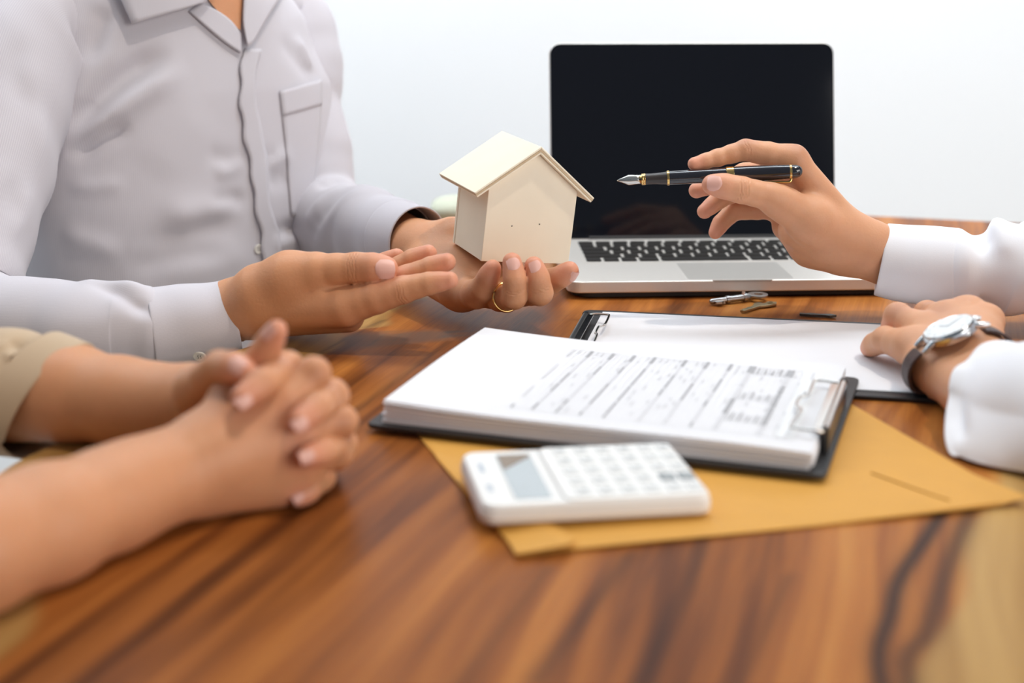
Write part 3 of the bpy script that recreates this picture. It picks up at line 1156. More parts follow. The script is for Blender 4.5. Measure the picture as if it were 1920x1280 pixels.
# ------------------------------------------------------------------ pale folded cushion at the far end of the table
M['sage'] = plain('pale_sage_cloth', (0.50, 0.52, 0.42), 0.9, spec=0.1, var=0.05, scale=40)
v_, f_ = loft_mesh(lambda g: (np.abs((g[..., 0] + .035) / .070) ** 4 + np.abs((g[..., 1] - 1.765) / .05) ** 4 + np.abs((g[..., 2] - .0145) / .0145) ** 2.6) ** .3 - 1.0, (-.125, 1.695, -.006), (.055, 1.835, .036), .003)
v_[:, 2] = np.maximum(v_[:, 2], .0004)
single('folded_cloth', v_, f_, M['sage'], 'pale sage folded cloth at the far end of the table', 'cloth', smooth=True)

# ------------------------------------------------------------------ fountain pen
M['lacquer'] = plain('black_lacquer', (0.012, 0.012, 0.018), 0.10, spec=0.6, var=0.0, Coat_Weight=0.6)
M['grip'] = plain('dark_grip', (0.035, 0.028, 0.026), 0.35, var=0.02)
M['gold'] = plain('gold', (0.85, 0.58, 0.22), 0.18, metal=1.0, var=0.0)
M['nib'] = plain('steel_nib', (0.72, 0.70, 0.66), 0.2, metal=1.0, var=0.02)


def build_pen():
    a, b = V(0.0930, 1.2220, 0.1333), V(0.2546, 1.2120, 0.1433)
    L = np.linalg.norm(b - a)
    ax = nrm(b - a)
    t = Thing('fountain_pen', tuple(a), 'black fountain pen with gold rings and bare steel nib', 'pen')
    k = L / 347.5                                         # metres per photo pixel along the pen

    def lat(name, mat, prof, label=None):
        v, f = lathe(a, b, [(x * k, r * k) for x, r in prof], 32)
        o = t.part(name, v, f, mat, label=label)
        shade_auto(o, 35)
        return o
    # nib: a curved pointed leaf with a slit, on a black feed
    side = nrm(np.cross(ax, V(0, -1, 0)))                 # roughly down/up
    up = nrm(V(0, -1, .25) - ax * (V(0, -1, .25) @ ax))
    sd = np.cross(ax, up)
    xs = np.array([0, 4, 10, 16, 22, 28, 36, 48])
    ws = np.array([.4, 2.0, 4.6, 7.2, 9.4, 9.2, 8.4, 8.2])
    v, f = [], []
    m = 9
    for i, (x, w_) in enumerate(zip(xs, ws)):
        for j in range(m):
            s_ = -1 + 2 * j / (m - 1)
            v.append(a + ax * x * k + sd * (s_ * w_ * k) + up * ((3.2 - 4.2 * s_ * s_ * (w_ / 9.4)) * k * min(1, x / 14 + .15)))
    for i in range(len(xs) - 1):
        for j in range(m - 1):
            f.append((i * m + j, i * m + j + 1, (i + 1) * m + j + 1, (i + 1) * m + j))
    nb = t.part('nib', v, f, M['nib'], smooth=True, label='bare steel nib with a slit')
    solidify(nb, .0005)
    v, f = box((0, 0, 0), (1, 1, 1))
    c0 = a + ax * 14 * k + up * 3.4 * k
    v = [c0 + ax * q[0] * 24 * k + sd * q[1] * .6 * k + up * q[2] * .8 * k for q in v]
    t.part('slit', v, f, M['blackmetal'], parent=nb)
    v, f = lathe(a + ax * 12 * k - up * 1.5 * k, b, [(0, .6 * k), (12 * k, 4.5 * k), (36 * k, 5.5 * k)], 16)
    t.part('feed', v, f, M['grip'])
    lat('front_ring', M['gold'], [(46, 8), (46.5, 10.5), (49, 11), (50, 10.4), (51, 10.9), (53, 11), (54, 10.2)])
    lat('grip_section', M['grip'], [(54, 10.3), (62, 10.0), (75, 10.3), (92, 11.8), (95, 12.6)])
    lat('barrel_ring', M['gold'], [(94, 12.5), (94.5, 13.9), (98.5, 13.9), (99, 12.8)])
    lat('barrel', M['lacquer'], [(99, 12.8), (120, 13.0), (170, 13.3), (208, 13.6)])
    lat('cap_band', M['gold'], [(205, 13.6), (206, 15.4), (219, 15.4), (220, 14.6)], 'broad gold cap band')
    lat('cap', M['lacquer'], [(219, 14.9), (240, 15.2), (290, 14.6), (324, 13.4)])
    lat('cap_ring', M['gold'], [(323, 13.3), (323.5, 14.0), (327, 13.8), (327.5, 13.0)])
    lat('finial', M['lacquer'], [(327, 13.2), (336, 12.6), (342, 10.6), (346, 7), (347.5, 2.5)])
    # the gold clip along the lower front of the cap
    down = nrm(V(0, -.45, -1) - ax * (V(0, -.45, -1) @ ax))
    pts = [a + ax * x * k + down * r * k for x, r in ((326, 13.2), (325, 17.5), (320, 20), (300, 18.8), (275, 17.2), (256, 15.6))]
    v, f = wire(pts, .0011, 8, smooth_n=6)
    t.part('clip', v, f, M['gold'], smooth=True, label='slim gold clip')
    v, f = lathe(a + ax * 252 * k + down * 15.8 * k, a + ax * 262 * k + down * 16.5 * k, [(0, .5 * k), (2 * k, 2.2 * k), (7 * k, 2.2 * k), (9 * k, .8 * k)], 12)
    t.part('clip_ball', v, f, M['gold'], smooth=True)


build_pen()

# ------------------------------------------------------------------ people
M['skin'] = skin_material('skin', (0.62, 0.30, 0.155), (0.68, 0.27, 0.19), (0.36, 0.14, 0.07))
M['skin_light'] = skin_material('skin_light', (0.69, 0.35, 0.195), (0.75, 0.32, 0.235), (0.42, 0.19, 0.12))
M['nail'] = plain('fingernail', (0.72, 0.41, 0.34), 0.36, spec=0.32, var=0.03)
M['hair'] = plain('black_hair', (0.02, 0.016, 0.014), 0.5, spec=0.4, var=0.3, scale=300, bump=0.4)
M['lilac'] = cloth_material('white_striped_cotton', (0.575, 0.555, 0.59), (0.505, 0.48, 0.53), 0.0016)
M['white'] = cloth_material('white_cotton', (0.88, 0.88, 0.92))
M['beige'] = cloth_material('beige_cotton', (0.50, 0.375, 0.255), weave=700)
M['button'] = plain('pearl_button', (0.74, 0.71, 0.66), 0.25, var=0.05, scale=200)
M['eye'] = plain('eye_white', (0.75, 0.72, 0.70), 0.2, var=0.0)
M['iris'] = plain('brown_iris', (0.05, 0.025, 0.012), 0.15, var=0.0)


def press(v, rest=.0010, margin=.022):
    """soft flesh and cloth flatten where they lie on the table (or on the clipboard lying there)"""
    ey, ex = [b for _, b in EDGE], [a for a, _ in EDGE]
    o = np.argsort(ey)
    on = v[:, 0] > np.interp(v[:, 1], np.array(ey)[o], np.array(ex)[o]) - margin
    on &= v[:, 0] < .66
    v[:, 2] = np.where(on & (v[:, 2] > -.08), np.maximum(v[:, 2], rest), v[:, 2])


class Body:
    """skin of one person: hands, arms, neck and head gathered into one mesh"""

    def __init__(s):
        s.v, s.f, s.n = [], [], 0
        s.tips, s.knk, s.wr = [], [], []
        s.rest = .0010
        s.lift = None

    def add(s, v, f):
        s.v.append(v)
        s.f.append(f + s.n)
        s.n += len(v)

    def wrinkle(s, p, a, r, side, n=3, gap=.0021, amp=.8):
        s.wr.append((np.asarray(p, float), nrm(a), r, nrm(side), n, gap, amp))

    def build(s, t, mat):
        v, f = np.vstack(s.v), np.vstack(s.f)
        press(v, s.rest)
        if s.lift:                                     # the strap lies between the wrist and the board
            c, d, w, z = s.lift
            m = (np.abs((v - c) @ d) < w) & (np.linalg.norm(v - c, axis=1) < .05)
            v[m, 2] = np.maximum(v[m, 2], z)
        o = t.part('body', v, f, mat, smooth=True)
        tip, kn, wr = np.zeros(len(v)), np.zeros(len(v)), np.zeros(len(v))
        for p, r in s.tips:
            tip = np.maximum(tip, np.exp(-(np.linalg.norm(v - p, axis=1) / r) ** 2))
        for p, r in s.knk:
            kn = np.maximum(kn, np.exp(-(np.linalg.norm(v - p, axis=1) / r) ** 2))
        for p, a, r, side, n, gap, amp in s.wr:
            q = v - p
            c = q @ a
            m = (np.abs(c) < .012) & (np.linalg.norm(q, axis=1) < r * 1.7)
            w = np.clip((q @ side) / r, 0, 1)
            for k in range(n):
                o_ = (k - (n - 1) / 2) * gap
                wr = np.maximum(wr, m * w * amp * np.exp(-((c - o_ - .0005 * np.sin(q @ np.cross(a, side) * 500)) / .00075) ** 2))
        attr(o, 'tip', tip)
        attr(o, 'knuckle', kn)
        attr(o, 'wrinkle', wr)
        s.bvh = BVHTree.FromPolygons(v.tolist(), f.tolist())
        s.o = o
        return o

    def nail(s, t, c, a, n, w, l):
        """nail plate laid on the skin: centre c, towards the tip a, outward n, width w, length l"""
        a, n = nrm(a), nrm(n)
        n = nrm(n - a * (n @ a))
        sd = np.cross(a, n)
        v, f = [], []
        nu, nv = 9, 9

        def drop(e):
            hit = s.bvh.ray_cast(Vector(e + n * .012), Vector(-n), .03)
            return None if hit[0] is None else (np.array(hit[0]) - e) @ n
        d0 = drop(c) or 0.0
        uq, es, hs = [], [], []
        for i in range(nu):
            u = -1 + 2 * i / (nu - 1)
            ww = w / 2 * (1 - .22 * abs(u) ** 3 if u > 0 else 1 - .12 * abs(u) ** 3)
            for j in range(nv):
                q = -1 + 2 * j / (nv - 1)
                e = c + a * (u * (1 - .18 * q * q) * l / 2) + sd * (q * ww)
                d = drop(e)
                g = d0 - .22 * w * q * q - .10 * l * max(0, u) ** 2
                hs.append(g if d is None or abs(d - g) > .0025 else d)
                uq.append((1, u, q, u * u, q * q, u * q))
                es.append(e)
        co = np.linalg.lstsq(np.array(uq), np.array(hs), rcond=None)[0]      # one smooth plate through the skin below
        for k, e in enumerate(es):
            _, u, q = uq[k][:3]
            v.append(e + n * (uq[k] @ co + .0009 - .0006 * abs(q) ** 4 - .0006 * (u < -.9)))
        for i in range(nu - 1):
            for j in range(nv - 1):
                f.append((i * nv + j, i * nv + j + 1, (i + 1) * nv + j + 1, (i + 1) * nv + j))
        o = t.part('fingernail', v, f, M['nail'], parent=s.o, smooth=True)
        return o


def rc(a, b, ra, rb):
    return (np.asarray(a, float), np.asarray(b, float), ra, rb)


def hand(B, palm, fingers, dorsal=None, h=0.0013, **kw):
    fl = []
    for fg in fingers:
        fl.append(chain(fg))
        B.tips.append((fg[-1][0], fg[-1][1] * 1.7))
    v, f = hand_mesh(palm, fl, h=h, **kw)
    B.add(v, f)
    return v, f


def disc_button(t, bvh, p, n, r=.0055, parent=None):
    p = snap(bvh, p, .0004)
    v, f = lathe(p, p + nrm(n) * .002, [(0, r * .8), (.0004, r), (.0012, r), (.0017, r * .86), (.0013, r * .6), (.0012, .0005)], 20)
    o = t.part('button', v, f, M['button'], parent=parent)
    shade_auto(o, 40)
    a, u, w = frame(n)
    for k in range(4):
        th = math.pi / 4 + k * math.pi / 2
        c = p + a * .0012 + (u * math.cos(th) + w * math.sin(th)) * r * .28
        v, f = lathe(c, c + a * .0006, [(0, .0005), (.0003, .0005)], 8)
        t.part('hole', v, f, M['blackmetal'], parent=o)
    return o


def torso_mesh(c, n, zs=0.0, h=.006, sh=.18, cr=(), sx=1.0, K=1.0, wide=1.0):
    """a loosely worn shirt body round the chest centre c (xy), facing n"""
    n = nrm(V(n[0], n[1], 0))
    el = V(-n[1], n[0], 0)
    c3 = V(c[0], c[1], 0)
    Z = .32 + (np.array([-.34, -.20, -.05, .10, .20, .265, .30, .335, .36]) - .32) * K
    zs = (.255 - .32) * K + .32 - .255
    A = np.array([.165, .16, .158, .165, .160, .128, .095, .070, .058]) * sx * K
    Bq = np.array([.125, .128, .124, .118, .106, .090, .078, .066, .058]) * K
    Of = np.array([.02, .022, .016, .0, -.006, -.008, -.004, .004, .008])

    def fun(g):
        q = g - c3
        z = g[..., 2]
        a, b, o = np.interp(z, Z, A), np.interp(z, Z, Bq), np.interp(z, Z, Of)
        l = q @ el
        l = np.where(l > 0, l / np.interp(z, (.0, .28, .34), (wide, wide, 1.0)), l)
        d = q @ n - o
        r = (np.abs(l / a) ** 2.3 + np.abs(d / b) ** 2.3) ** (1 / 2.3)
        f = (r - 1) * np.minimum(a, b) * .85
        f = np.maximum(f, np.maximum(z - Z[-1], Z[0] - z))
        for s_ in (-1, 1):
            j = c3 + el * sh * (s_ if s_ < 0 or wide == 1 else .62) - n * .01 + V(0, 0, .255 + zs)
            k = c3 + el * .05 * s_ - n * .012 + V(0, 0, .285 + zs)
            f = smin(f, cone_d(g, k, j, .055, .050), .03)
        return f
    w = sh * max(1, wide) + .07
    lo = c3 - np.abs(el) * w - np.abs(n) * .18 - V(.02, .02, -Z[0] + .02)
    hi = c3 + np.abs(el) * w + np.abs(n) * .18 + V(.02, .02, Z[-1] + .02)
    v, f = loft_mesh(fun, lo, hi, h)
    if cr:
        v = creases(v, f, cr, CHEST)
    return v, f, el, n


def head_prims(c, n, z):
    """neck, skull, jaw, nose and ears; c is the neck base (xy), n the facing direction"""
    n = nrm(V(n[0], n[1], 0))
    el = V(-n[1], n[0], 0)
    b = V(c[0], c[1], z)
    top = b + n * .03 + V(0, 0, .11)
    S = top + n * .0 + V(0, 0, .115)
    P_ = [rc(b - V(0, 0, .06), top, .058, .053), rc(S - n * .015, S + n * .012, .080, .076), rc(S + n * .02 - V(0, 0, .03), S + n * .045 - V(0, 0, .095), .060, .036),
          rc(S + n * .03 - V(0, 0, .075) + el * .03, S + n * .0 - V(0, 0, .06) + el * .05, .026, .024), rc(S + n * .03 - V(0, 0, .075) - el * .03, S - V(0, 0, .06) - el * .05, .026, .024),
          rc(S + n * .084 - V(0, 0, .0), S + n * .101 - V(0, 0, .038), .007, .0115),
          rc(S + n * .086 - V(0, 0, .040) + el * .011, S + n * .086 - V(0, 0, .040) - el * .011, .008, .008),
          rc(S + n * .080 - V(0, 0, .066) + el * .018, S + n * .080 - V(0, 0, .066) - el * .018, .0075, .0075),
          rc(S + n * .074 + V(0, 0, .014) + el * .036, S + n * .078 + V(0, 0, .012) + el * .012, .010, .009), rc(S + n * .074 + V(0, 0, .014) - el * .036, S + n * .078 + V(0, 0, .012) - el * .012, .010, .009)]
    for s_ in (-1, 1):
        P_.append(rc(S + el * .080 * s_ - n * .008 + V(0, 0, .012), S + el * .077 * s_ - n * .002 - V(0, 0, .030), .012, .008))
    return P_, S, n, el


def add_head(t, B, c, n, z):
    P_, S, n, el = head_prims(c, n, z)
    v, f = hand_mesh(P_, [], h=.0045, kp=.014)
    B.add(v, f)

    def finish():
        for s_ in (-1, 1):
            e = S + n * .072 - V(0, 0, .006) + el * .031 * s_
            a, b = lathe(e - n * .011, e + n, [(0, .002), (.003, .0085), (.011, .0115), (.017, .0095), (.0205, .0055), (.022, .001)], 20)
            eo = t.part('eye', a, b, M['eye'], parent=B.o, smooth=True)
            a, b = lathe(e + n * .0096, e + n, [(0, .0052), (.0016, .003)], 16)
            t.part('iris', a, b, M['iris'], parent=B.o)
        hp = [rc(S - n * .018 + V(0, 0, .012), S + n * .010 + V(0, 0, .014), .087, .080)]
        g = Grid(hp, .006, .02)
        F = np.full(g.n, .05)
        g.add(F, hp, .01)
        G = g.pts((slice(None),) * 3)
        q = G - S
        F = np.maximum(F, -(q[..., 2] + .015 - .75 * (q @ n)) * .8)      # hairline high on the brow, low at the nape
        a, b = surfnet(F, g.lo, g.h)
        t.part('hair', relax(a, b, 3), b, M['hair'], smooth=True)
    return finish


def arm_mesh(pts, h=.003, k=.01):
    """bare arm along [(point, radius)...]"""
    pr = [rc(pts[i][0], pts[i + 1][0], pts[i][1], pts[i + 1][1]) for i in range(len(pts) - 1)]
    return hand_mesh(pr, [], h=h, kp=k)


def stripes(o, val):
    attr(o, 'stripe', val)


def sleeve(t, name, cs, rs, mat, up=(0, 0, 1), n=80, seg=12, disp=None, cr=(), th=.0012, shear=None, label=None, parent=None):
    v, f, st, c, L = tube(cs, rs, up, n, seg, disp)
    if shear is not None:
        ln, ktop, kbot, kx, kxt = (tuple(shear) + (0,))[:5]                      # the hem is cut slanting: its lower lip hangs forward
        w = np.clip(1 - np.repeat(L, n) / ln, 0, 1) ** 1.5
        dz = v[:, 2] - np.repeat(c[:, 2], n)
        v[:, 1] += np.where(dz > 0, ktop, kbot) * dz * w
        v[:, 0] += np.where(dz > 0, kxt, kx) * dz * w
        v[:, 2] = np.maximum(v[:, 2], .0035)
    if cr:
        v = creases(v, f, cr)
    press(v, .0022, -.004)
    o = t.part(name, v, f, mat, smooth=True, label=label, parent=parent)
    stripes(o, st)
    solidify(o, th, -1)
    o.modifiers.new('subdivision', 'SUBSURF').levels = 1
    o.modifiers['subdivision'].render_levels = 1
    return o, v, f


def folds(A, waves, seed=0, ends=(.0, .0)):
    """soft irregular ring folds: waves = [(per metre, turns round the arm, weight)]"""
    r = np.random.RandomState(seed)
    ph = r.uniform(0, 6.28, (len(waves), 2))

    def fn(s, th, L):
        o = np.zeros_like(th)
        for (fq, k, w), (p, q) in zip(waves, ph):
            o += w * np.sin(s * fq * 6.283 + p + k * np.sin(th + q) * 1.2) * (.55 + .45 * np.sin(th * 1.0 + q))
        e = 1.0
        if ends[0] > 0:
            e *= min(1, s / ends[0])
        if ends[1] > 0:
            e *= min(1, (L - s) / ends[1])
        return A * o * e
    return fn


CHEST = nrm(V(-.19, .98, -.09))      # looking at the chest


def patch(bvh, poly_rows, off, nu, nv):
    """a cloth patch: two rows of control points, laid on the surface below"""
    r0, r1 = catmull(np.array(poly_rows[0]), 6), catmull(np.array(poly_rows[1]), 6)

    def res(p, n):
        L = np.concatenate([[0], np.cumsum(np.linalg.norm(np.diff(p, axis=0), axis=1))])
        return np.stack([np.interp(np.linspace(0, L[-1], n), L, p[:, k]) for k in range(3)], 1)
    a, b = res(r0, nu), res(r1, nu)
    v = []
    for j in range(nv):
        w = j / (nv - 1)
        for i in range(nu):
            v.append(snap(bvh, a[i] * (1 - w) + b[i] * w, off, CHEST))
    I = np.arange(nu * nv).reshape(nv, nu)
    f = np.stack([I[:-1, :-1], I[:-1, 1:], I[1:, 1:], I[1:, :-1]], -1).reshape(-1, 4)
    return np.array(v), f


# ---- person one: striped shirt, holding the house and presenting it with the other hand
def build_person_one():
    t = Thing('person', (-.380, 1.533, -.75 + .45), 'person in pale striped shirt holding toy house and gesturing at it with open hand', 'person')
    B = Body()
    # presenting hand, palm up
    W = V(-0.2448, 1.1881, 0.0243)
    palm = [rc(V(-0.2718, 1.1805, 0.0184), V(-0.2410, 1.1881, 0.0243), 0.02562, 0.02562), rc(V(-0.2413, 1.1826, 0.0266), V(-0.2138, 1.1750, 0.0361), 0.02562, 0.02616),
            rc(V(-0.2227, 1.1718, 0.0321), V(-0.1407, 1.1390, 0.0388), 0.02344, 0.01690), rc(V(-0.2258, 1.1881, 0.0281), V(-0.1410, 1.1576, 0.0403), 0.02289, 0.01635),
            rc(V(-0.2289, 1.2045, 0.0251), V(-0.1454, 1.1794, 0.0399), 0.02180, 0.01526), rc(V(-0.2309, 1.2154, 0.0224), V(-0.1521, 1.1968, 0.0391), 0.02071, 0.01417),
            rc(V(-0.2299, 1.1826, 0.0208), V(-0.1402, 1.1576, 0.0233), 0.01853, 0.01145), rc(V(-0.2164, 1.1663, 0.0463), V(-0.1892, 1.1576, 0.0596), 0.02398, 0.02126), rc(V(-0.1892, 1.1576, 0.0596), V(-0.1674, 1.1500, 0.0654), 0.02126, 0.01690)]
    th = [(V(-0.1819, 1.1554, 0.0619), 0.01908), (V(-0.1647, 1.1478, 0.0682), 0.01472), (V(-0.1308, 1.1401, 0.0722), 0.01275), (V(-0.1161, 1.1358, 0.0731), 0.01221), (V(-0.1052, 1.1336, 0.0732), 0.01003)]
    ix = [(V(-0.1398, 1.1390, 0.0402), 0.01690), (V(-0.1140, 1.1314, 0.0490), 0.01395), (V(-0.0902, 1.1260, 0.0567), 0.01134), (V(-0.0685, 1.1216, 0.0631), 0.00916), (V(-0.0515, 1.1183, 0.0666), 0.00719)]
    mi = [(V(-0.1401, 1.1619, 0.0412), 0.01581), (V(-0.0881, 1.1478, 0.0627), 0.01025), (V(-0.0682, 1.1423, 0.0717), 0.00916), (V(-0.0546, 1.1390, 0.0775), 0.00763)]
    ri = [(V(-0.1449, 1.1837, 0.0417), 0.01526), (V(-0.1036, 1.1707, 0.0627), 0.00981), (V(-0.0851, 1.1652, 0.0738), 0.00894), (V(-0.0715, 1.1619, 0.0800), 0.00763)]
    pi = [(V(-0.1517, 1.2012, 0.0405), 0.01417), (V(-0.1266, 1.1925, 0.0589), 0.00927), (V(-0.1120, 1.1881, 0.0665), 0.00817), (V(-0.1004, 1.1848, 0.0725), 0.00719)]
    hand(B, palm, [th, ix, mi, ri, pi], kp=.012, kf=.0045)
    B.knk += [(V(-0.1287, 1.1227, 0.0814), 0.01199), (V(-0.1311, 1.1445, 0.0182), 0.01308)]
    B.wrinkle(V(-0.1308, 1.1401, 0.0722), V(-0.1052, 1.1336, 0.0732) - V(-0.1308, 1.1401, 0.0722), .0118, V(0, -1, .35), 4, .0024, .7)
    B.wrinkle(V(-0.0902, 1.1260, 0.0567), V(-0.0685, 1.1216, 0.0631) - V(-0.0902, 1.1260, 0.0567), .0105, V(0, -.8, -.6), 3, .0022, .7)
    # holding hand, palm up under the house
    palm2 = [rc(V(-0.1185, 1.3788, 0.0545), V(-0.0908, 1.3244, 0.0512), 0.02616, 0.02562), rc(V(-0.0908, 1.3244, 0.0512), V(-0.0741, 1.3026, 0.0473), 0.02562, 0.02398),
             rc(V(-0.0756, 1.3026, 0.0473), V(-0.0425, 1.2230, 0.0330), 0.02180, 0.01417), rc(V(-0.0759, 1.3080, 0.0483), V(-0.0265, 1.2230, 0.0350), 0.02126, 0.01417), rc(V(-0.0746, 1.3135, 0.0493), V(-0.0121, 1.2317, 0.0364), 0.02126, 0.01417), rc(V(-0.0723, 1.3189, 0.0503), V(0.0010, 1.2481, 0.0367), 0.02071, 0.01417),
             rc(V(-0.0806, 1.2808, 0.0401), V(-0.0523, 1.2263, 0.0332), 0.02126, 0.01690), rc(V(-0.0746, 1.3135, 0.0535), V(-0.0572, 1.3058, 0.0654), 0.02071, 0.01799)]
    pi2 = [(V(-0.0445, 1.2230, 0.0295), 0.01472), (V(-0.0315, 1.1903, 0.0378), 0.01286), (V(-0.0251, 1.1772, 0.0456), 0.01112), (V(-0.0203, 1.1707, 0.0580), 0.00894), (V(-0.0165, 1.1674, 0.0663), 0.00719)]
    ri2 = [(V(-0.0265, 1.2186, 0.0340), 0.01417), (V(-0.0103, 1.1826, 0.0362), 0.01177), (V(0.0018, 1.1576, 0.0432), 0.01068), (V(0.0023, 1.1510, 0.0606), 0.00937), (V(0.0000, 1.1554, 0.0740), 0.00817)]
    mi2 = [(V(-0.0106, 1.2263, 0.0357), 0.01417), (V(0.0094, 1.1881, 0.0392), 0.01145), (V(0.0239, 1.1619, 0.0459), 0.01112), (V(0.0223, 1.1565, 0.0598), 0.00937), (V(0.0187, 1.1598, 0.0698), 0.00807)]
    ix2 = [(V(0.0025, 1.2448, 0.0354), 0.01417), (V(0.0229, 1.2121, 0.0429), 0.01145), (V(0.0352, 1.1903, 0.0498), 0.01068), (V(0.0432, 1.1794, 0.0561), 0.00927), (V(0.0499, 1.1750, 0.0623), 0.00807)]
    th2 = [(V(-0.0624, 1.3080, 0.0619), 0.01799), (V(-0.0562, 1.3080, 0.0676), 0.01526), (V(-0.0335, 1.3211, 0.0708), 0.01221), (V(-0.0156, 1.3320, 0.0719), 0.01003)]
    hand(B, palm2, [th2, ix2, mi2, ri2, pi2], kp=.013, kf=.008)
    for p, a in ((ri2[2][0], ri2[3][0] - ri2[2][0]), (mi2[2][0], mi2[3][0] - mi2[2][0])):
        B.wrinkle(p + a * .55, a, .0095, V(.1, -1, 0), 2, .0022, .6)
    B.wrinkle(V(-0.0427, 1.2317, 0.0434), V(-0.0145, 1.2317, 0.0681) - V(-0.0416, 1.1990, 0.0410), .022, V(-.2, -.3, 1), 2, .012, .8)
    # forearms inside the sleeves, upper arms, neck and head
    shR, elR = V(-0.4970, 1.4006, 0.2382), V(-0.5000, 1.2045, 0.0080)
    shL, elL = V(-0.2561, 1.6841, 0.2437), V(-0.2162, 1.5533, 0.0466)
    B.add(*arm_mesh([(shR - V(0, 0, .02), 0.03924), (elR, .034), (V(-0.3517, 1.1641, 0.0150), .0240), (V(-0.2604, 1.1826, 0.0198), 0.02453)]))
    B.add(*arm_mesh([(shL - V(0, 0, .02), 0.03706), (elL, .032), (V(-0.1449, 1.4279, 0.0495), 0.02834), (V(-0.1123, 1.3679, 0.0533), 0.02453)]))
    B.add(*arm_mesh([(shR - V(0, 0, .03), 0.03706), (V(-0.3924, 1.5260, 0.2110), 0.05995), (shL - V(0, 0, .03), 0.03706)], h=.005, k=.03))
    fin = add_head(t, B, (-0.3739, 1.5260), (.80, -.60), 0.3145)
    B.build(t, M['skin'])
    fin()
    B.nail(t, V(-0.1050, 1.1227, 0.0751), V(1, 0, 0), V(.10, -1, .30), 0.01635, 0.01635)
    B.nail(t, V(0.0018, 1.1467, 0.0731), V(0.0000, 1.1445, 0.0813) - V(0.0023, 1.1445, 0.0676), V(.35, -1, .12), 0.01145, 0.01254)
    B.nail(t, V(0.0212, 1.1500, 0.0701), V(0.0184, 1.1445, 0.0791) - V(0.0221, 1.1445, 0.0653), V(.45, -1, .12), 0.01145, 0.01254)
    B.nail(t, V(0.0508, 1.1750, 0.0642), V(0.0504, 1.1663, 0.0675) - V(0.0417, 1.1772, 0.0556), V(.3, -.35, -.85), 0.01090, 0.01199)
    # shirt body
    c, n = (-0.3804, 1.5325), (.67, -.742)
    Yc = 1.33
    cr = [([V(-0.4483, 1.4170, 0.1453), V(-0.4186, 1.4279, 0.1830), V(-0.3811, 1.4388, 0.2143), V(-0.3444, 1.4497, 0.2323)], -.012, .013), ([V(-0.4469, 1.4170, 0.1301), V(-0.4119, 1.4279, 0.1641), V(-0.3716, 1.4388, 0.1955), V(-0.3288, 1.4497, 0.2189)], .009, .013),
          ([V(-0.4500, 1.4170, 0.1246), V(-0.4159, 1.4279, 0.1478), V(-0.3875, 1.4388, 0.1629)], -.009, .009), ([V(-0.4574, 1.4170, 0.1027), V(-0.4252, 1.4279, 0.0983), V(-0.3917, 1.4279, 0.1038)], .0025, .009),
          ([V(-0.2724, 1.4279, 0.1176), V(-0.2968, 1.4279, 0.1231), V(-0.3183, 1.4279, 0.1314)], -.0025, .010), ([V(-0.2780, 1.4279, 0.0619), V(-0.3118, 1.4279, 0.0535), V(-0.3486, 1.4170, 0.0471), V(-0.3935, 1.4170, 0.0387)], -.005, .014),
          ([V(-0.2828, 1.4279, 0.0760), V(-0.3219, 1.4279, 0.0704), V(-0.3643, 1.4170, 0.0611)], .005, .014), ([V(-0.2664, 1.4170, 0.0302), V(-0.2948, 1.4170, 0.0189), V(-0.3341, 1.4170, 0.0132), V(-0.3790, 1.4170, 0.0075)], .003, .016),
          ([V(-0.2451, 1.4824, 0.2495), V(-0.2272, 1.5042, 0.2207), V(-0.2141, 1.5260, 0.1965)], -.003, .012), ([V(-0.2603, 1.4388, 0.1216), V(-0.2472, 1.4606, 0.1243)], -.002, .007), ([V(-0.2561, 1.4388, 0.0938), V(-0.2376, 1.4824, 0.0984)], -.0025, .010),
          ([V(-0.3872, 1.4497, 0.2457), V(-0.4134, 1.4388, 0.2196), V(-0.4313, 1.4279, 0.1937), V(-0.4437, 1.4170, 0.1680)], .003, .016), ([V(-0.4562, 1.4061, 0.2634), V(-0.4492, 1.4061, 0.2219), V(-0.4448, 1.4061, 0.1798)], -.008, .008),
          ([V(-0.2565, 1.4279, 0.0450), V(-0.2378, 1.4497, 0.0408), V(-0.2239, 1.4715, 0.0424)], -.003, .009), ([V(-0.3529, 1.4279, 0.1066), V(-0.3395, 1.4279, 0.0563), V(-0.3341, 1.4170, 0.0132)], .0018, .02), ([V(-0.3047, 1.4279, 0.1776), V(-0.3449, 1.4279, 0.1451), V(-0.3749, 1.4279, 0.1066)], .002, .03)]
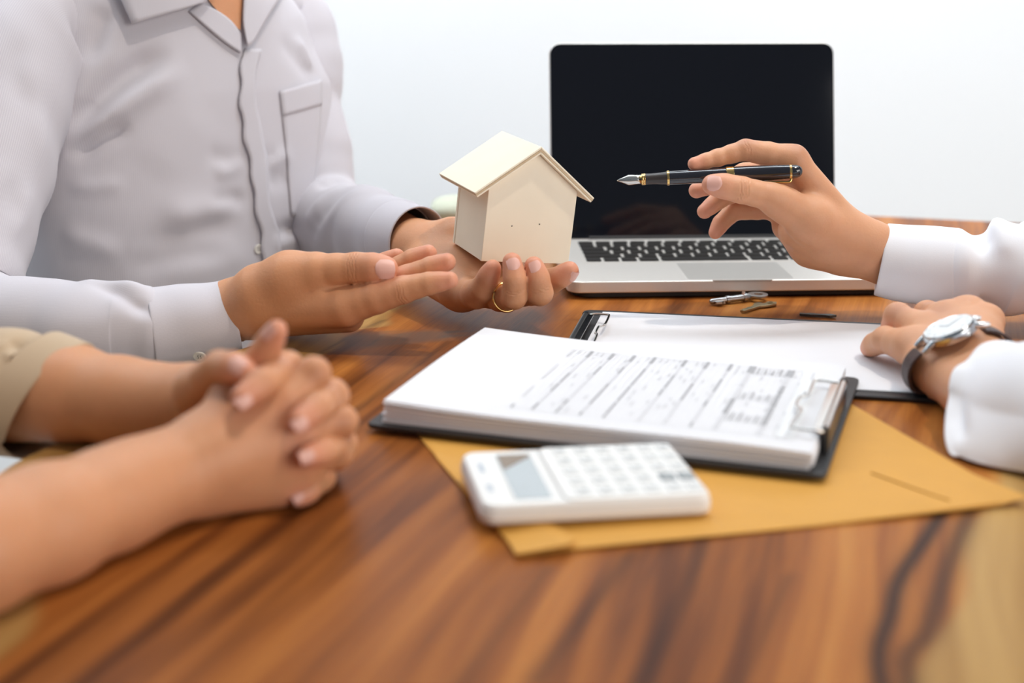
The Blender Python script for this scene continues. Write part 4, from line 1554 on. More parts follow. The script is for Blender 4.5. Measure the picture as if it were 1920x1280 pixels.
    cr += [([V(-0.2758, 1.4388, 0.1216), V(-0.2919, 1.4279, 0.1132), V(-0.3114, 1.4279, 0.1093)], 0.0035, 0.008),
           ([V(-0.2736, 1.4388, 0.0769), V(-0.2935, 1.4279, 0.0832), V(-0.3187, 1.4279, 0.0788)], -0.0035, 0.008),
           ([V(-0.2570, 1.4497, 0.1145), V(-0.2464, 1.4715, 0.1171), V(-0.2381, 1.4933, 0.1256)], 0.0028, 0.007),
           ([V(-0.2581, 1.4497, 0.0293), V(-0.2417, 1.4715, 0.0278), V(-0.2246, 1.4933, 0.0294)], 0.0035, 0.008),
           ([V(-0.4040, 1.4279, 0.0108), V(-0.3696, 1.4279, 0.0223), V(-0.3300, 1.4279, 0.0280), V(-0.2911, 1.4279, 0.0234)], -0.004, 0.012),
           ([V(-0.4675, 1.4279, 0.0563), V(-0.4352, 1.4279, 0.0422), V(-0.3972, 1.4279, 0.0280)], 0.004, 0.012),
           ([V(-0.4269, 1.4279, 0.2151), V(-0.4164, 1.4388, 0.2515), V(-0.4093, 1.4497, 0.2775)], -0.005, 0.01),
           ([V(-0.2261, 1.5042, 0.2484), V(-0.2201, 1.5151, 0.2256), V(-0.2149, 1.5260, 0.2050)], 0.005, 0.008),
           ([V(-0.2169, 1.5042, 0.0422), V(-0.2313, 1.4824, 0.0404), V(-0.2506, 1.4606, 0.0474)], -0.0035, 0.007)]
    v, f, el, nn = torso_mesh(c, n, 0, .0044, .198, cr, K=1.090, wide=1.17)
    sb = t.part('shirt', v, f, M['lilac'], smooth=True)
    q = v - V(c[0], c[1], 0)
    stripes(sb, np.arctan2(q @ el, q @ nn + .02) * .13)
    bvh = BVHTree.FromPolygons(v.tolist(), f.tolist())

    def patch_part(name, rows, off, nu=24, nv=6, th=.0012, st=None, label=None):
        a, b = patch(bvh, rows, off, nu, nv)
        o = t.part(name, a, b, M['lilac'], parent=sb, smooth=True, label=label)
        qq = a - V(c[0], c[1], 0)
        stripes(o, np.arctan2(qq @ el, qq @ nn + .02) * .13)
        solidify(o, th, 1)
        return o
    # front placket, its edge standing proud of the shirt
    edge_a = [V(-0.2714, 1.4334, 0.2370), V(-0.2746, 1.4334, 0.2285), V(-0.2779, 1.4334, 0.2200), V(-0.2784, 1.4334, 0.2115), V(-0.2773, 1.4334, 0.2029), V(-0.2783, 1.4334, 0.1943), V(-0.2807, 1.4334, 0.1857), V(-0.2813, 1.4334, 0.1771), V(-0.2788, 1.4334, 0.1684), V(-0.2776, 1.4334, 0.1597), V(-0.2785, 1.4334, 0.1510), V(-0.2785, 1.4334, 0.1422), V(-0.2756, 1.4334, 0.1334), V(-0.2729, 1.4334, 0.1246), V(-0.2725, 1.4334, 0.1158), V(-0.2731, 1.4334, 0.1069), V(-0.2720, 1.4334, 0.0980), V(-0.2698, 1.4334, 0.0890), V(-0.2696, 1.4334, 0.0801), V(-0.2703, 1.4334, 0.0711), V(-0.2692, 1.4334, 0.0621), V(-0.2661, 1.4334, 0.0530), V(-0.2640, 1.4334, 0.0439), V(-0.2651, 1.4334, 0.0348), V(-0.2658, 1.4334, 0.0257), V(-0.2640, 1.4334, 0.0165), V(-0.2634, 1.4334, 0.0073), V(-0.2653, 1.4334, -0.0019), V(-0.2680, 1.4334, -0.0112), V(-0.2685, 1.4334, -0.0205), V(-0.2677, 1.4334, -0.0298), V(-0.2688, 1.4334, -0.0391), V(-0.2717, 1.4334, -0.0485)]
    edge_b = [V(-0.2564, 1.4443, 0.2353), V(-0.2593, 1.4443, 0.2268), V(-0.2622, 1.4443, 0.2182), V(-0.2644, 1.4443, 0.2096), V(-0.2653, 1.4443, 0.2009), V(-0.2658, 1.4443, 0.1923), V(-0.2658, 1.4443, 0.1836), V(-0.2654, 1.4443, 0.1749), V(-0.2636, 1.4443, 0.1661), V(-0.2619, 1.4443, 0.1574), V(-0.2605, 1.4443, 0.1486), V(-0.2594, 1.4443, 0.1397), V(-0.2582, 1.4443, 0.1309), V(-0.2574, 1.4443, 0.1220), V(-0.2569, 1.4443, 0.1131), V(-0.2570, 1.4443, 0.1041), V(-0.2574, 1.4443, 0.0952), V(-0.2573, 1.4443, 0.0862), V(-0.2568, 1.4443, 0.0771), V(-0.2551, 1.4443, 0.0681), V(-0.2528, 1.4443, 0.0590), V(-0.2504, 1.4443, 0.0499), V(-0.2480, 1.4443, 0.0407), V(-0.2468, 1.4443, 0.0315), V(-0.2461, 1.4443, 0.0223), V(-0.2459, 1.4443, 0.0131), V(-0.2474, 1.4443, 0.0038), V(-0.2494, 1.4443, -0.0055), V(-0.2514, 1.4443, -0.0148), V(-0.2533, 1.4443, -0.0242), V(-0.2548, 1.4443, -0.0336), V(-0.2559, 1.4443, -0.0430), V(-0.2564, 1.4443, -0.0525)]
    patch_part('placket', (edge_a, edge_b), .0022, 60, 6, .0024, label='buttoned front edge')
    # chest pocket with a stitched top hem
    patch_part('pocket', ([V(-0.2480, 1.4933, 0.1868), V(-0.2459, 1.4933, 0.1570), V(-0.2423, 1.4879, 0.1149), V(-0.2408, 1.4824, 0.0898), V(-0.2394, 1.4824, 0.0556)], [V(-0.2116, 1.5587, 0.1938), V(-0.2143, 1.5587, 0.1528), V(-0.2193, 1.5478, 0.1066), V(-0.2224, 1.5369, 0.0783), V(-0.2277, 1.5260, 0.0394)]), .0010, 26, 10, .0010)
    patch_part('pocket_hem', ([V(-0.2480, 1.4933, 0.1874), V(-0.2469, 1.4933, 0.1739), V(-0.2458, 1.4933, 0.1604)], [V(-0.2116, 1.5587, 0.1944), V(-0.2121, 1.5587, 0.1810), V(-0.2132, 1.5587, 0.1663)]), .0019, 8, 10, .0008)
    # collar: stand and two pointed leaves, open at the throat
    for nm, rows, off in (('collar_leaf', ([V(-0.4159, 1.4824, 0.3114), V(-0.4009, 1.4661, 0.2823), V(-0.3881, 1.4552, 0.2540)], [V(-0.2970, 1.4824, 0.3193), V(-0.3069, 1.4715, 0.2982), V(-0.3200, 1.4606, 0.2782)]), 0.01090),
                          ('collar_stand', ([V(-0.3199, 1.4606, 0.2793), V(-0.3023, 1.4552, 0.2720), V(-0.2881, 1.4497, 0.2627), V(-0.2780, 1.4443, 0.2502)], [V(-0.3313, 1.4552, 0.2710), V(-0.3130, 1.4497, 0.2553), V(-0.2937, 1.4443, 0.2406), V(-0.2779, 1.4388, 0.2314)]), 0.00436),
                          ('collar_leaf', ([V(-0.2774, 1.4715, 0.3193), V(-0.2793, 1.4661, 0.2930), V(-0.2800, 1.4552, 0.2614), V(-0.2743, 1.4443, 0.2364)], [V(-0.2352, 1.5260, 0.3138), V(-0.2440, 1.5151, 0.2921), V(-0.2571, 1.4933, 0.2708), V(-0.2730, 1.4552, 0.2379)]), 0.00763)):
        patch_part(nm, rows, off, 16, 10, .0018)
    # dark open throat of the shirt shows skin
    a, b = patch(bvh, ([V(-0.3193, 1.4824, 0.3140), V(-0.3163, 1.4715, 0.2875), V(-0.3034, 1.4606, 0.2719), V(-0.2809, 1.4497, 0.2553)], [V(-0.2780, 1.4824, 0.3140), V(-0.2789, 1.4715, 0.2902), V(-0.2788, 1.4606, 0.2719), V(-0.2788, 1.4497, 0.2542)]), .0030, 14, 6)
    t.part('throat', a, b, M['skin'], smooth=True, parent=B.o, label='bare skin in the open collar')
    disc_button(t, bvh, V(-0.3108, 1.4606, 0.2681), V(.5, -.8, .2), .0052, sb)
    bo = disc_button(t, bvh, V(-0.2549, 1.4334, 0.0285), V(.7, -.7, 0), .0054, sb)
    # sleeves
    fA = folds(.0030, [(9, 1.3, 1.0), (15, -1.6, .7), (26, 2.2, .35)], 3, (0.03270, 0.02180))
    _, sv, sf = sleeve(t, 'sleeve', [shR + V(.050, .055, -.005), shR + V(.012, .014, .004), V(-0.5030, 1.3184, 0.1280), elR + V(.004, .012, .008), V(-0.3841, 1.1641, 0.0150), V(-0.3399, 1.1630, 0.0143), V(-0.3155, 1.1663, 0.0120), V(-0.3068, 1.1685, 0.0114)], [(0.03270, 0.03924), (0.06104, 0.06540), (0.06104, 0.06540), (0.05200, 0.05200), (0.04100, 0.03900), (0.03800, 0.03800), (0.03706, 0.03815), (0.03161, 0.03270)], M['lilac'], (0, 0, 1), disp=fA,
           cr=[([V(-0.4522, 1.3080, 0.2578), V(-0.4390, 1.3080, 0.2141), V(-0.4284, 1.3080, 0.1647), V(-0.4268, 1.3080, 0.1245)], .004, .012), ([V(-0.4656, 1.3080, 0.2721), V(-0.4509, 1.3080, 0.2190), V(-0.4404, 1.3080, 0.1697)], -.004, .012), ([V(-0.4623, 1.2535, 0.1326), V(-0.4427, 1.2535, 0.1082), V(-0.4323, 1.2535, 0.0885)], -.005, .010), ([V(-0.4105, 1.2644, 0.1261), V(-0.4213, 1.2535, 0.1033), V(-0.4329, 1.2317, 0.0828)], .004, .010),
               ([V(-0.3857, 1.1663, 0.0321), V(-0.3542, 1.1608, 0.0301), V(-0.3264, 1.1576, 0.0224), V(-0.3099, 1.1554, 0.0201)], -.0055, .007), ([V(-0.3828, 1.1663, 0.0392), V(-0.3489, 1.1608, 0.0396), V(-0.3168, 1.1576, 0.0271)], .006, .008)])
    co, cv, cf = sleeve(t, 'cuff', [V(-0.3137, 1.1663, 0.0115), V(-0.2936, 1.1723, 0.0128), V(-0.2670, 1.1794, 0.0158), V(-0.2442, 1.1859, 0.0190)], [(0.03652, 0.03761), (0.03488, 0.03652), (0.03379, 0.03434), (0.03270, 0.03270)], M['lilac'], (0, 0, 1), seg=8, th=.002, disp=folds(.0006, [(20, 1, 1)], 2))
    bc = BVHTree.FromPolygons(cv.tolist(), cf.tolist())
    disc_button(t, bc, V(-0.2714, 1.1554, -0.0037), V(0, -.85, -.5), .0058, co)
    fB = folds(.0026, [(10, 1.5, 1.0), (17, -1.4, .7), (27, 2.0, .3)], 8, (0.03270, 0.01090))
    sleeve(t, 'sleeve', [shL + V(-.040, -.045, .0), shL + V(-.010, -.012, .004), V(-0.2463, 1.6241, 0.1510), elL, V(-0.1516, 1.4388, 0.0475), V(-0.1213, 1.3799, 0.0526), V(-0.1088, 1.3581, 0.0541)], [(0.03052, 0.03488), (0.05450, 0.05777), (0.05123, 0.05123), (0.05014, 0.05014), (0.04469, 0.04360), (0.04033, 0.03924), (0.03379, 0.03379)], M['lilac'], (0, 0, 1), disp=fB,
           cr=[([V(-0.2153, 1.5042, 0.0847), V(-0.2006, 1.5042, 0.0882), V(-0.1828, 1.5260, 0.0872)], -.006, .006), ([V(-0.2124, 1.4715, 0.0424), V(-0.1920, 1.4715, 0.0511), V(-0.1705, 1.4606, 0.0589), V(-0.1534, 1.4606, 0.0618)], .004, .006), ([V(-0.2041, 1.4497, 0.0322), V(-0.1812, 1.4497, 0.0408), V(-0.1571, 1.4388, 0.0514), V(-0.1325, 1.4170, 0.0583)], .004, .007), ([V(-0.2082, 1.4606, 0.0375), V(-0.1880, 1.4606, 0.0456), V(-0.1666, 1.4497, 0.0546)], -.004, .005), ([V(-0.2050, 1.5914, 0.1971), V(-0.2179, 1.5914, 0.1733), V(-0.2236, 1.5914, 0.1493)], -.004, .008)])
    sleeve(t, 'cuff', [V(-0.1152, 1.3647, 0.0539), V(-0.1027, 1.3472, 0.0547), V(-0.0907, 1.3320, 0.0555)], [(0.03815, 0.03815), (0.03706, 0.03706), (0.03543, 0.03597)], M['lilac'], (0, 0, 1), seg=8, th=.002, shear=None)
    # ring
    a = nrm(ri2[1][0] - ri2[0][0])
    p = ri2[1][0] * .55 + ri2[2][0] * .45
    ax = nrm(ri2[2][0] - ri2[1][0])
    _, u, w = frame(ax)
    R_ = .0124
    pts = [p + (u * math.cos(k / 36 * 2 * math.pi) + w * math.sin(k / 36 * 2 * math.pi)) * R_ for k in range(36)]
    v, f = wire(pts, .0013, 8, closed=True)
    single('ring', v, f, M['gold'], 'thin gold ring on the finger holding the toy house', 'ring', smooth=True)


# ---- person two: clasped hands, rolled beige sleeve
def build_person_two():
    t = Thing('person', (-.72, .80, -.30), 'person in beige shirt with bare forearms and clasped hands on table', 'person')
    B = Body()
    Wr = V(-0.1973, 0.7650, 0.0302)
    palm = [rc(V(-.36, .615, .044), V(-0.2757, 0.6500, 0.0329), .0370, .0330), rc(V(-0.2757, 0.6500, 0.0329), V(-0.2483, 0.6900, 0.0300), .0330, .0305), rc(V(-0.2483, 0.6900, 0.0300), V(-0.2244, 0.7270, 0.0296), .0305, .0275), rc(V(-0.2244, 0.7270, 0.0296), V(-0.2115, 0.7470, 0.0305), .0275, .0255), rc(V(-0.2115, 0.7470, 0.0305), V(-0.1941, 0.7650, 0.0312), .0255, .0245), rc(V(-0.1941, 0.7650, 0.0312), V(-0.1765, 0.7720, 0.0369), .0245, .022),
            rc(V(-0.1800, 0.7750, 0.0409), V(-0.1357, 0.7930, 0.0659), .0200, .0128), rc(V(-0.1803, 0.7750, 0.0358), V(-0.1282, 0.7900, 0.0507), .0200, .0130), rc(V(-0.1806, 0.7750, 0.0308), V(-0.1266, 0.7880, 0.0345), .0195, .0125), rc(V(-0.1800, 0.7780, 0.0246), V(-0.1301, 0.7900, 0.0200), .0185, .0115),
            rc(V(-0.1844, 0.7750, 0.0206), V(-0.1423, 0.7880, 0.0132), .0175, .0120), rc(V(-0.1787, 0.7850, 0.0457), V(-0.1678, 0.8000, 0.0650), .018, .0125)]
    ix = [(V(-0.1360, 0.7950, 0.0653), .0128), (V(-0.1202, 0.8050, 0.0797), .0100), (V(-0.1259, 0.8350, 0.0655), .0085), (V(-0.1373, 0.8520, 0.0513), .0072)]
    mi = [(V(-0.1285, 0.7920, 0.0501), .0128), (V(-0.1044, 0.8050, 0.0491), .0098), (V(-0.1084, 0.8350, 0.0354), .0085), (V(-0.1216, 0.8550, 0.0231), .0072)]
    ri = [(V(-0.1269, 0.7900, 0.0337), .0122), (V(-0.1076, 0.8050, 0.0290), .0094), (V(-0.1127, 0.8320, 0.0156), .0082), (V(-0.1253, 0.8520, 0.0057), .007)]
    pi = [(V(-0.1304, 0.7920, 0.0200), .0112), (V(-0.1192, 0.8080, 0.0111), .0085), (V(-0.1239, 0.8300, 0.0001), .0075), (V(-0.1324, 0.8450, -0.0057), .0062)]
    th = [(V(-0.1714, 0.8020, 0.0654), .0125), (V(-0.1557, 0.8060, 0.0828), .0103), (V(-0.1466, 0.8020, 0.0973), .0084), (V(-0.1403, 0.7980, 0.1083), .0066)]
    hand(B, palm, [ix, mi, ri, pi, th], kp=.013, kf=.007, h=.0015)
    palm2 = [rc(V(-0.3651, 0.9450, 0.0268), V(-0.3094, 0.9250, 0.0287), .0385, .0330), rc(V(-0.3094, 0.9250, 0.0287), V(-0.2666, 0.9050, 0.0300), .0330, .0285), rc(V(-0.2666, 0.9050, 0.0300), V(-0.2380, 0.8930, 0.0316), .0285, .0255), rc(V(-0.2380, 0.8930, 0.0316), V(-0.2113, 0.8800, 0.0369), .0255, .0240), rc(V(-0.2113, 0.8800, 0.0369), V(-0.1895, 0.8700, 0.0420), .0240, .020), rc(V(-0.1918, 0.8660, 0.0487), V(-0.1473, 0.8520, 0.0585), .019, .013), rc(V(-0.1927, 0.8680, 0.0408), V(-0.1366, 0.8560, 0.0410), .019, .013), rc(V(-0.1913, 0.8680, 0.0334), V(-0.1338, 0.8560, 0.0246), .018, .0125), rc(V(-0.1912, 0.8660, 0.0285), V(-0.1372, 0.8520, 0.0113), .018, .0115),
             rc(V(-0.1994, 0.8600, 0.0470), V(-0.1988, 0.8400, 0.0594), .0175, .0145)]
    lix = [(V(-0.1486, 0.8500, 0.0609), .0125), (V(-0.1379, 0.8150, 0.0801), .0102), (V(-0.1464, 0.7780, 0.0819), .0088), (V(-0.1556, 0.7660, 0.0771), .0074)]
    lmi = [(V(-0.1325, 0.8520, 0.0441), .0125), (V(-0.1106, 0.8120, 0.0633), .0102), (V(-0.1166, 0.7840, 0.0645), .0088), (V(-0.1241, 0.7700, 0.0615), .0074)]
    lri = [(V(-0.1277, 0.8500, 0.0266), .0120), (V(-0.1057, 0.8120, 0.0321), .0095), (V(-0.1131, 0.7840, 0.0373), .0083), (V(-0.1208, 0.7710, 0.0390), .0070)]
    lpi = [(V(-0.1315, 0.8480, 0.0109), .0110), (V(-0.1189, 0.8150, 0.0095), .0082), (V(-0.1240, 0.7900, 0.0104), .0072), (V(-0.1290, 0.7820, 0.0087), .0060)]
    lth = [(V(-0.1994, 0.8420, 0.0563), .0150), (V(-0.1866, 0.8180, 0.0731), .0112), (V(-0.1770, 0.8060, 0.0834), .0100), (V(-0.1659, 0.7900, 0.0881), .0090), (V(-0.1583, 0.7830, 0.0882), .0076)]
    hand(B, palm2, [lix, lmi, lri, lpi, lth], kp=.013, kf=.007, h=.0015)
    for p in (V(-0.1379, 0.8000, 0.0845), V(-0.1087, 0.8000, 0.0674), V(-0.1174, 0.7950, 0.0823), V(-0.1031, 0.7950, 0.0524), V(-0.1042, 0.8000, 0.0363)):
        B.knk.append((p, .009))
    # the underside of the near hand and both bare forearms rest on the table
    elR, elL = V(-.400, .600, .044), V(-.440, .955, .052)
    shR, shL = V(-.70, .62, .26), V(-.69, .98, .26)
    B.add(*arm_mesh([(shR - V(0, 0, .02), .036), (elR, .037), (V(-.36, .615, .044), .035)], h=.003))
    B.add(*arm_mesh([(shL - V(0, 0, .02), .036), (elL, .037), (V(-0.3633, 0.9450, 0.0264), .0365)], h=.003))
    B.add(*arm_mesh([(shR - V(0, 0, .03), .034), (V(-.72, .80, .28) - V(0, 0, .06), .05), (shL - V(0, 0, .03), .034)], h=.006, k=.03))
    fin = add_head(t, B, (-.72, .80), (1, .05), .315)
    B.build(t, M['skin'])
    fin()
    B.nail(t, V(-0.1541, 0.7570, 0.0806), V(-0.1566, 0.7600, 0.0781) - V(-0.1474, 0.7700, 0.0833), V(-.35, -.9, .35), .0095, .0100)
    B.nail(t, V(-0.1219, 0.7600, 0.0658), V(-0.1257, 0.7700, 0.0608) - V(-0.1160, 0.7800, 0.0658), V(-.2, -.95, .35), .0095, .0100)
    B.nail(t, V(-0.1175, 0.7620, 0.0436), V(-0.1238, 0.7700, 0.0387) - V(-0.1145, 0.7800, 0.0384), V(.1, -.9, .45), .0088, .0092)
    B.nail(t, V(-0.1268, 0.7750, 0.0135), V(-0.1294, 0.7800, 0.0081) - V(-0.1240, 0.7900, 0.0104), V(-.1, -.95, .2), .0074, .0078)
    B.nail(t, V(-0.1608, 0.7780, 0.0936), V(-0.1564, 0.7800, 0.0891) - V(-0.1677, 0.7900, 0.0894), V(-.1, -.7, .75), .0105, .0110)
    B.nail(t, V(-0.1424, 0.7950, 0.1084), V(-0.1397, 0.7980, 0.1096) - V(-0.1466, 0.8020, 0.0973), V(-.75, -.5, .35), .0090, .0120)
    # rolled sleeve with a turned-up band, and the rest of the shirt beyond the frame
    fA = folds(.0045, [(8, 1.2, 1.0), (14, -1.5, .7)], 5, (.02, .02))
    sleeve(t, 'sleeve', [V(-0.3346, 0.9320, 0.0229), V(-0.3566, 0.9420, 0.0249), V(-0.3915, 0.9550, 0.0289), elL + V(-.02, .0, .012), V(-.56, .97, .13), shL + V(.0, .0, .005), V(-.70, .90, .25)], [(.0425, .0435), (.0450, .046), (.050, .050), (.056, .056), (.060, .060), (.058, .058), (.034, .036)], M['beige'], (0, 0, 1), disp=fA, cr=[([V(-0.3416, 0.9000, 0.1033), V(-0.3359, 0.9000, 0.0886), V(-0.3413, 0.9000, 0.0701)], -.005, .010), ([V(-0.3213, 0.9000, 0.0923), V(-0.3331, 0.9000, 0.0812), V(-0.3452, 0.9000, 0.0663)], .005, .010)])
    sleeve(t, 'rolled_band', [V(-0.3231, 0.9275, 0.0208), V(-0.3346, 0.9320, 0.0222), V(-0.3496, 0.9380, 0.0246)], [(.0425, .0440), (.0440, .0455), (.0450, .0465)], M['beige'], (0, 0, 1), seg=8, th=.0022, disp=folds(.0012, [(12, 2, 1)], 4), shear=(.5, 0, 0, .42, .42))
    sleeve(t, 'sleeve', [V(-.335, .610, .0555), elR + V(-.02, 0, .0185), V(-.55, .61, .13), shR + V(0, 0, .005), V(-.71, .70, .25)], [(.052, .052), (.056, .056), (.060, .060), (.058, .058), (.034, .036)], M['beige'], (0, 0, 1), disp=fA)
    v, f, el, nn = torso_mesh((-.72, .80), (1, .05), 0, .009, .185)
    t.part('shirt', v, f, M['beige'], smooth=True)


# ---- person three: white cuffs, pen in the far hand, wristwatch on the near one
WATCH_N, WATCH_M, WATCH_F = nrm(V(-.407, .02, .879)), nrm(V(.906, 0, .42)), nrm(V(.0, 1, -.02))
WRIST = V(0.3302, 1.0050, 0.0496) - WATCH_N * .0285


def build_person_three():
    t = Thing('person', (.82, 1.02, -.30), 'person in white shirt pointing a fountain pen, other hand on clipboard', 'person')
    B = Body()
    B.rest = .0047
    B.lift = (WRIST, WATCH_F, .0112, .0078)
    palm = [rc(V(0.3552, 1.2400, 0.0585), V(0.3193, 1.2360, 0.0711), .0250, .0235), rc(V(0.3586, 1.2500, 0.0493), V(0.3224, 1.2460, 0.0622), .0220, .0205), rc(V(0.3193, 1.2360, 0.0711), V(0.2969, 1.2360, 0.0820), .0235, .0215),
            rc(V(0.2995, 1.2380, 0.0855), V(0.2508, 1.2360, 0.1496), .0200, .0123), rc(V(0.3002, 1.2500, 0.0793), V(0.2515, 1.2540, 0.1384), .0190, .0125), rc(V(0.3009, 1.2620, 0.0719), V(0.2518, 1.2710, 0.1211), .0185, .0122), rc(V(0.3007, 1.2700, 0.0643), V(0.2503, 1.2840, 0.1006), .0175, .0115),
            rc(V(0.2952, 1.2280, 0.0786), V(0.2653, 1.2160, 0.0978), .0200, .0190), rc(V(0.2653, 1.2160, 0.0978), V(0.2352, 1.2070, 0.1161), .0185, .0135), rc(V(0.2849, 1.2350, 0.0763), V(0.2564, 1.2400, 0.0851), .0230, .0150),
            rc(V(0.3007, 1.2480, 0.0648), V(0.2766, 1.2580, 0.0687), .0220, .0190), rc(V(0.2766, 1.2580, 0.0687), V(0.2539, 1.2720, 0.0826), .0190, .0120)]
    ix = [(V(0.2508, 1.2360, 0.1496), .0122), (V(0.2280, 1.2350, 0.1550), .0105), (V(0.2075, 1.2330, 0.1590), .0092), (V(0.1821, 1.2290, 0.1525), .0074), (V(0.1613, 1.2240, 0.1479), .0060)]
    mi = [(V(0.2519, 1.2560, 0.1381), .0123), (V(0.2122, 1.2640, 0.1335), .0092), (V(0.1871, 1.2570, 0.1258), .0080), (V(0.1675, 1.2500, 0.1201), .0072)]
    ri = [(V(0.2519, 1.2720, 0.1210), .0120), (V(0.2170, 1.2800, 0.1177), .0090), (V(0.1913, 1.2740, 0.1073), .0081), (V(0.1780, 1.2680, 0.0978), .0070)]
    pi = [(V(0.2505, 1.2850, 0.1004), .0112), (V(0.2302, 1.2880, 0.0963), .0094), (V(0.2083, 1.2880, 0.0948), .0088), (V(0.1963, 1.2850, 0.0837), .0076), (V(0.1907, 1.2820, 0.0751), .0062)]
    th = [(V(0.2394, 1.2090, 0.1143), .0142), (V(0.2238, 1.2030, 0.1224), .0120), (V(0.1995, 1.1980, 0.1288), .0113), (V(0.1843, 1.1970, 0.1323), .0105), (V(0.1736, 1.1970, 0.1337), .0088)]
    hand(B, palm, [ix, mi, ri, pi, th], kp=.012, kf=.009)
    B.wrinkle(V(0.1995, 1.1980, 0.1288), V(0.1736, 1.1970, 0.1337) - V(0.1995, 1.1980, 0.1288), .0115, V(0, -1, .3), 4, .0022, .8)
    B.wrinkle(V(0.2075, 1.2330, 0.1590), V(0.1821, 1.2290, 0.1525) - V(0.2075, 1.2330, 0.1590), .0095, V(0, -.9, .5), 2, .002, .5)
    B.knk += [(V(0.2551, 1.2300, 0.1618), .012), (V(0.2075, 1.2300, 0.1684), .010)]
    # watch hand lying loosely closed on the blank page
    m = WATCH_M
    W = WRIST
    palm2 = [rc(W + m * .012 - WATCH_F * .07, W + m * .012, .0215, .0205), rc(W - m * .012 - WATCH_F * .07, W - m * .012, .0215, .0205),
             rc(W + m * .012, V(0.3663, 1.0800, 0.0468), .0200, .0140), rc(W + m * .005, V(0.3482, 1.0800, 0.0423), .0190, .0140), rc(W - m * .006, V(0.3292, 1.0700, 0.0352), .0190, .0135), rc(W - m * .014, V(0.3135, 1.0500, 0.0284), .0190, .0130),
             rc(W - m * .012 - V(0, 0, .002), V(0.3153, 1.0150, 0.0212), .0175, .0150)]
    lpi = [(V(0.3135, 1.0500, 0.0284), .0130), (V(0.3014, 1.0800, 0.0259), .0108), (V(0.2973, 1.0960, 0.0179), .0090), (V(0.2961, 1.1070, 0.0117), .0075)]
    lri = [(V(0.3292, 1.0700, 0.0352), .0133), (V(0.3150, 1.0980, 0.0409), .0110), (V(0.3145, 1.1080, 0.0297), .0090), (V(0.3145, 1.1000, 0.0245), .0075)]
    lmi = [(V(0.3482, 1.0800, 0.0423), .0136), (V(0.3462, 1.1220, 0.0370), .0108), (V(0.3427, 1.1320, 0.0262), .0090), (V(0.3403, 1.1220, 0.0214), .0075)]
    lix = [(V(0.3663, 1.0800, 0.0468), .0138), (V(0.3728, 1.1250, 0.0381), .0106), (V(0.3705, 1.1380, 0.0274), .0088), (V(0.3650, 1.1300, 0.0221), .0073)]
    lth = [(W + m * .020 + WATCH_F * .02, .0165), (V(0.3782, 1.0700, 0.0440), .0135), (V(0.3850, 1.1050, 0.0386), .0110), (V(0.3885, 1.1350, 0.0282), .0090)]
    hand(B, palm2, [lpi, lri, lmi, lix, lth], kp=.013, kf=.009)
    B.knk += [(V(0.3122, 1.0900, 0.0496), .010), (V(0.3420, 1.1100, 0.0460), .010), (V(0.3417, 1.0700, 0.0493), .011)]
    elR, elL = V(.640, 1.185, .060), V(.520, .765, .060)
    shR, shL = V(.80, 1.21, .26), V(.80, .84, .26)
    B.add(*arm_mesh([(shR - V(0, 0, .02), .036), (elR, .034), (V(0.4297, 1.2140, 0.0537), .022), (V(0.4036, 1.2220, 0.0529), .021), (V(0.3538, 1.2380, 0.0569), .0235)]))
    B.add(*arm_mesh([(shL - V(0, 0, .02), .036), (elL, .034), (V(.40, .87, .042), .027), (W - WATCH_F * .06, .0225)]))
    B.add(*arm_mesh([(shR - V(0, 0, .03), .034), (V(.82, 1.02, .28) - V(0, 0, .06), .05), (shL - V(0, 0, .03), .034)], h=.006, k=.03))
    fin = add_head(t, B, (.82, 1.02), (-1, 0), .315)
    B.build(t, M['skin_light'])
    fin()
    B.nail(t, V(0.1744, 1.1900, 0.1357), V(-1, 0, .12), V(-.05, -1, .10), .0135, .0130)
    # far sleeve: deep buttoned cuff then a gathered sleeve
    fA = folds(.0042, [(11, 1.1, 1.0), (19, -1.3, .7), (30, 1.8, .3)], 11, (.012, .02))
    sleeve(t, 'sleeve', [V(0.3939, 1.2225, 0.0558), V(0.4025, 1.2195, 0.0559), V(0.4161, 1.2170, 0.0565), V(0.4385, 1.2130, 0.0573), V(0.4749, 1.2080, 0.0560), elR + V(0, 0, .004), V(.73, 1.20, .16), shR + V(0, 0, .005), V(.81, 1.12, .25)], [(.0300, .0310), (.0345, .0348), (.0355, .0345), (.039, .040), (.044, .044), (.054, .054), (.060, .060), (.058, .058), (.034, .036)], M['white'], (0, 0, 1), disp=fA,
           cr=[([V(0.4247, 1.2400, 0.0861), V(0.4215, 1.2200, 0.0705), V(0.4241, 1.2100, 0.0483)], -.006, .007), ([V(0.4376, 1.2400, 0.0885), V(0.4397, 1.2200, 0.0705), V(0.4470, 1.2100, 0.0580)], .008, .008), ([V(0.4057, 1.2200, 0.0203), V(0.4302, 1.2200, 0.0173), V(0.4617, 1.2200, 0.0163)], -.005, .005)])
    sleeve(t, 'cuff', [V(0.3362, 1.2400, 0.0585), V(0.3586, 1.2340, 0.0558), V(0.3808, 1.2270, 0.0553), V(0.4003, 1.2200, 0.0553)], [(.0330, .0335), (.0345, .0350), (.0352, .0358), (.0350, .0355)], M['white'], (0, 0, 1), seg=8, th=.002, disp=folds(.0008, [(14, 1, 1)], 6))
    # near sleeve: loose cuff falling open over the watch
    fB = folds(.0040, [(8, 1.4, 1.0), (15, -1.5, .7)], 21, (.01, .02))
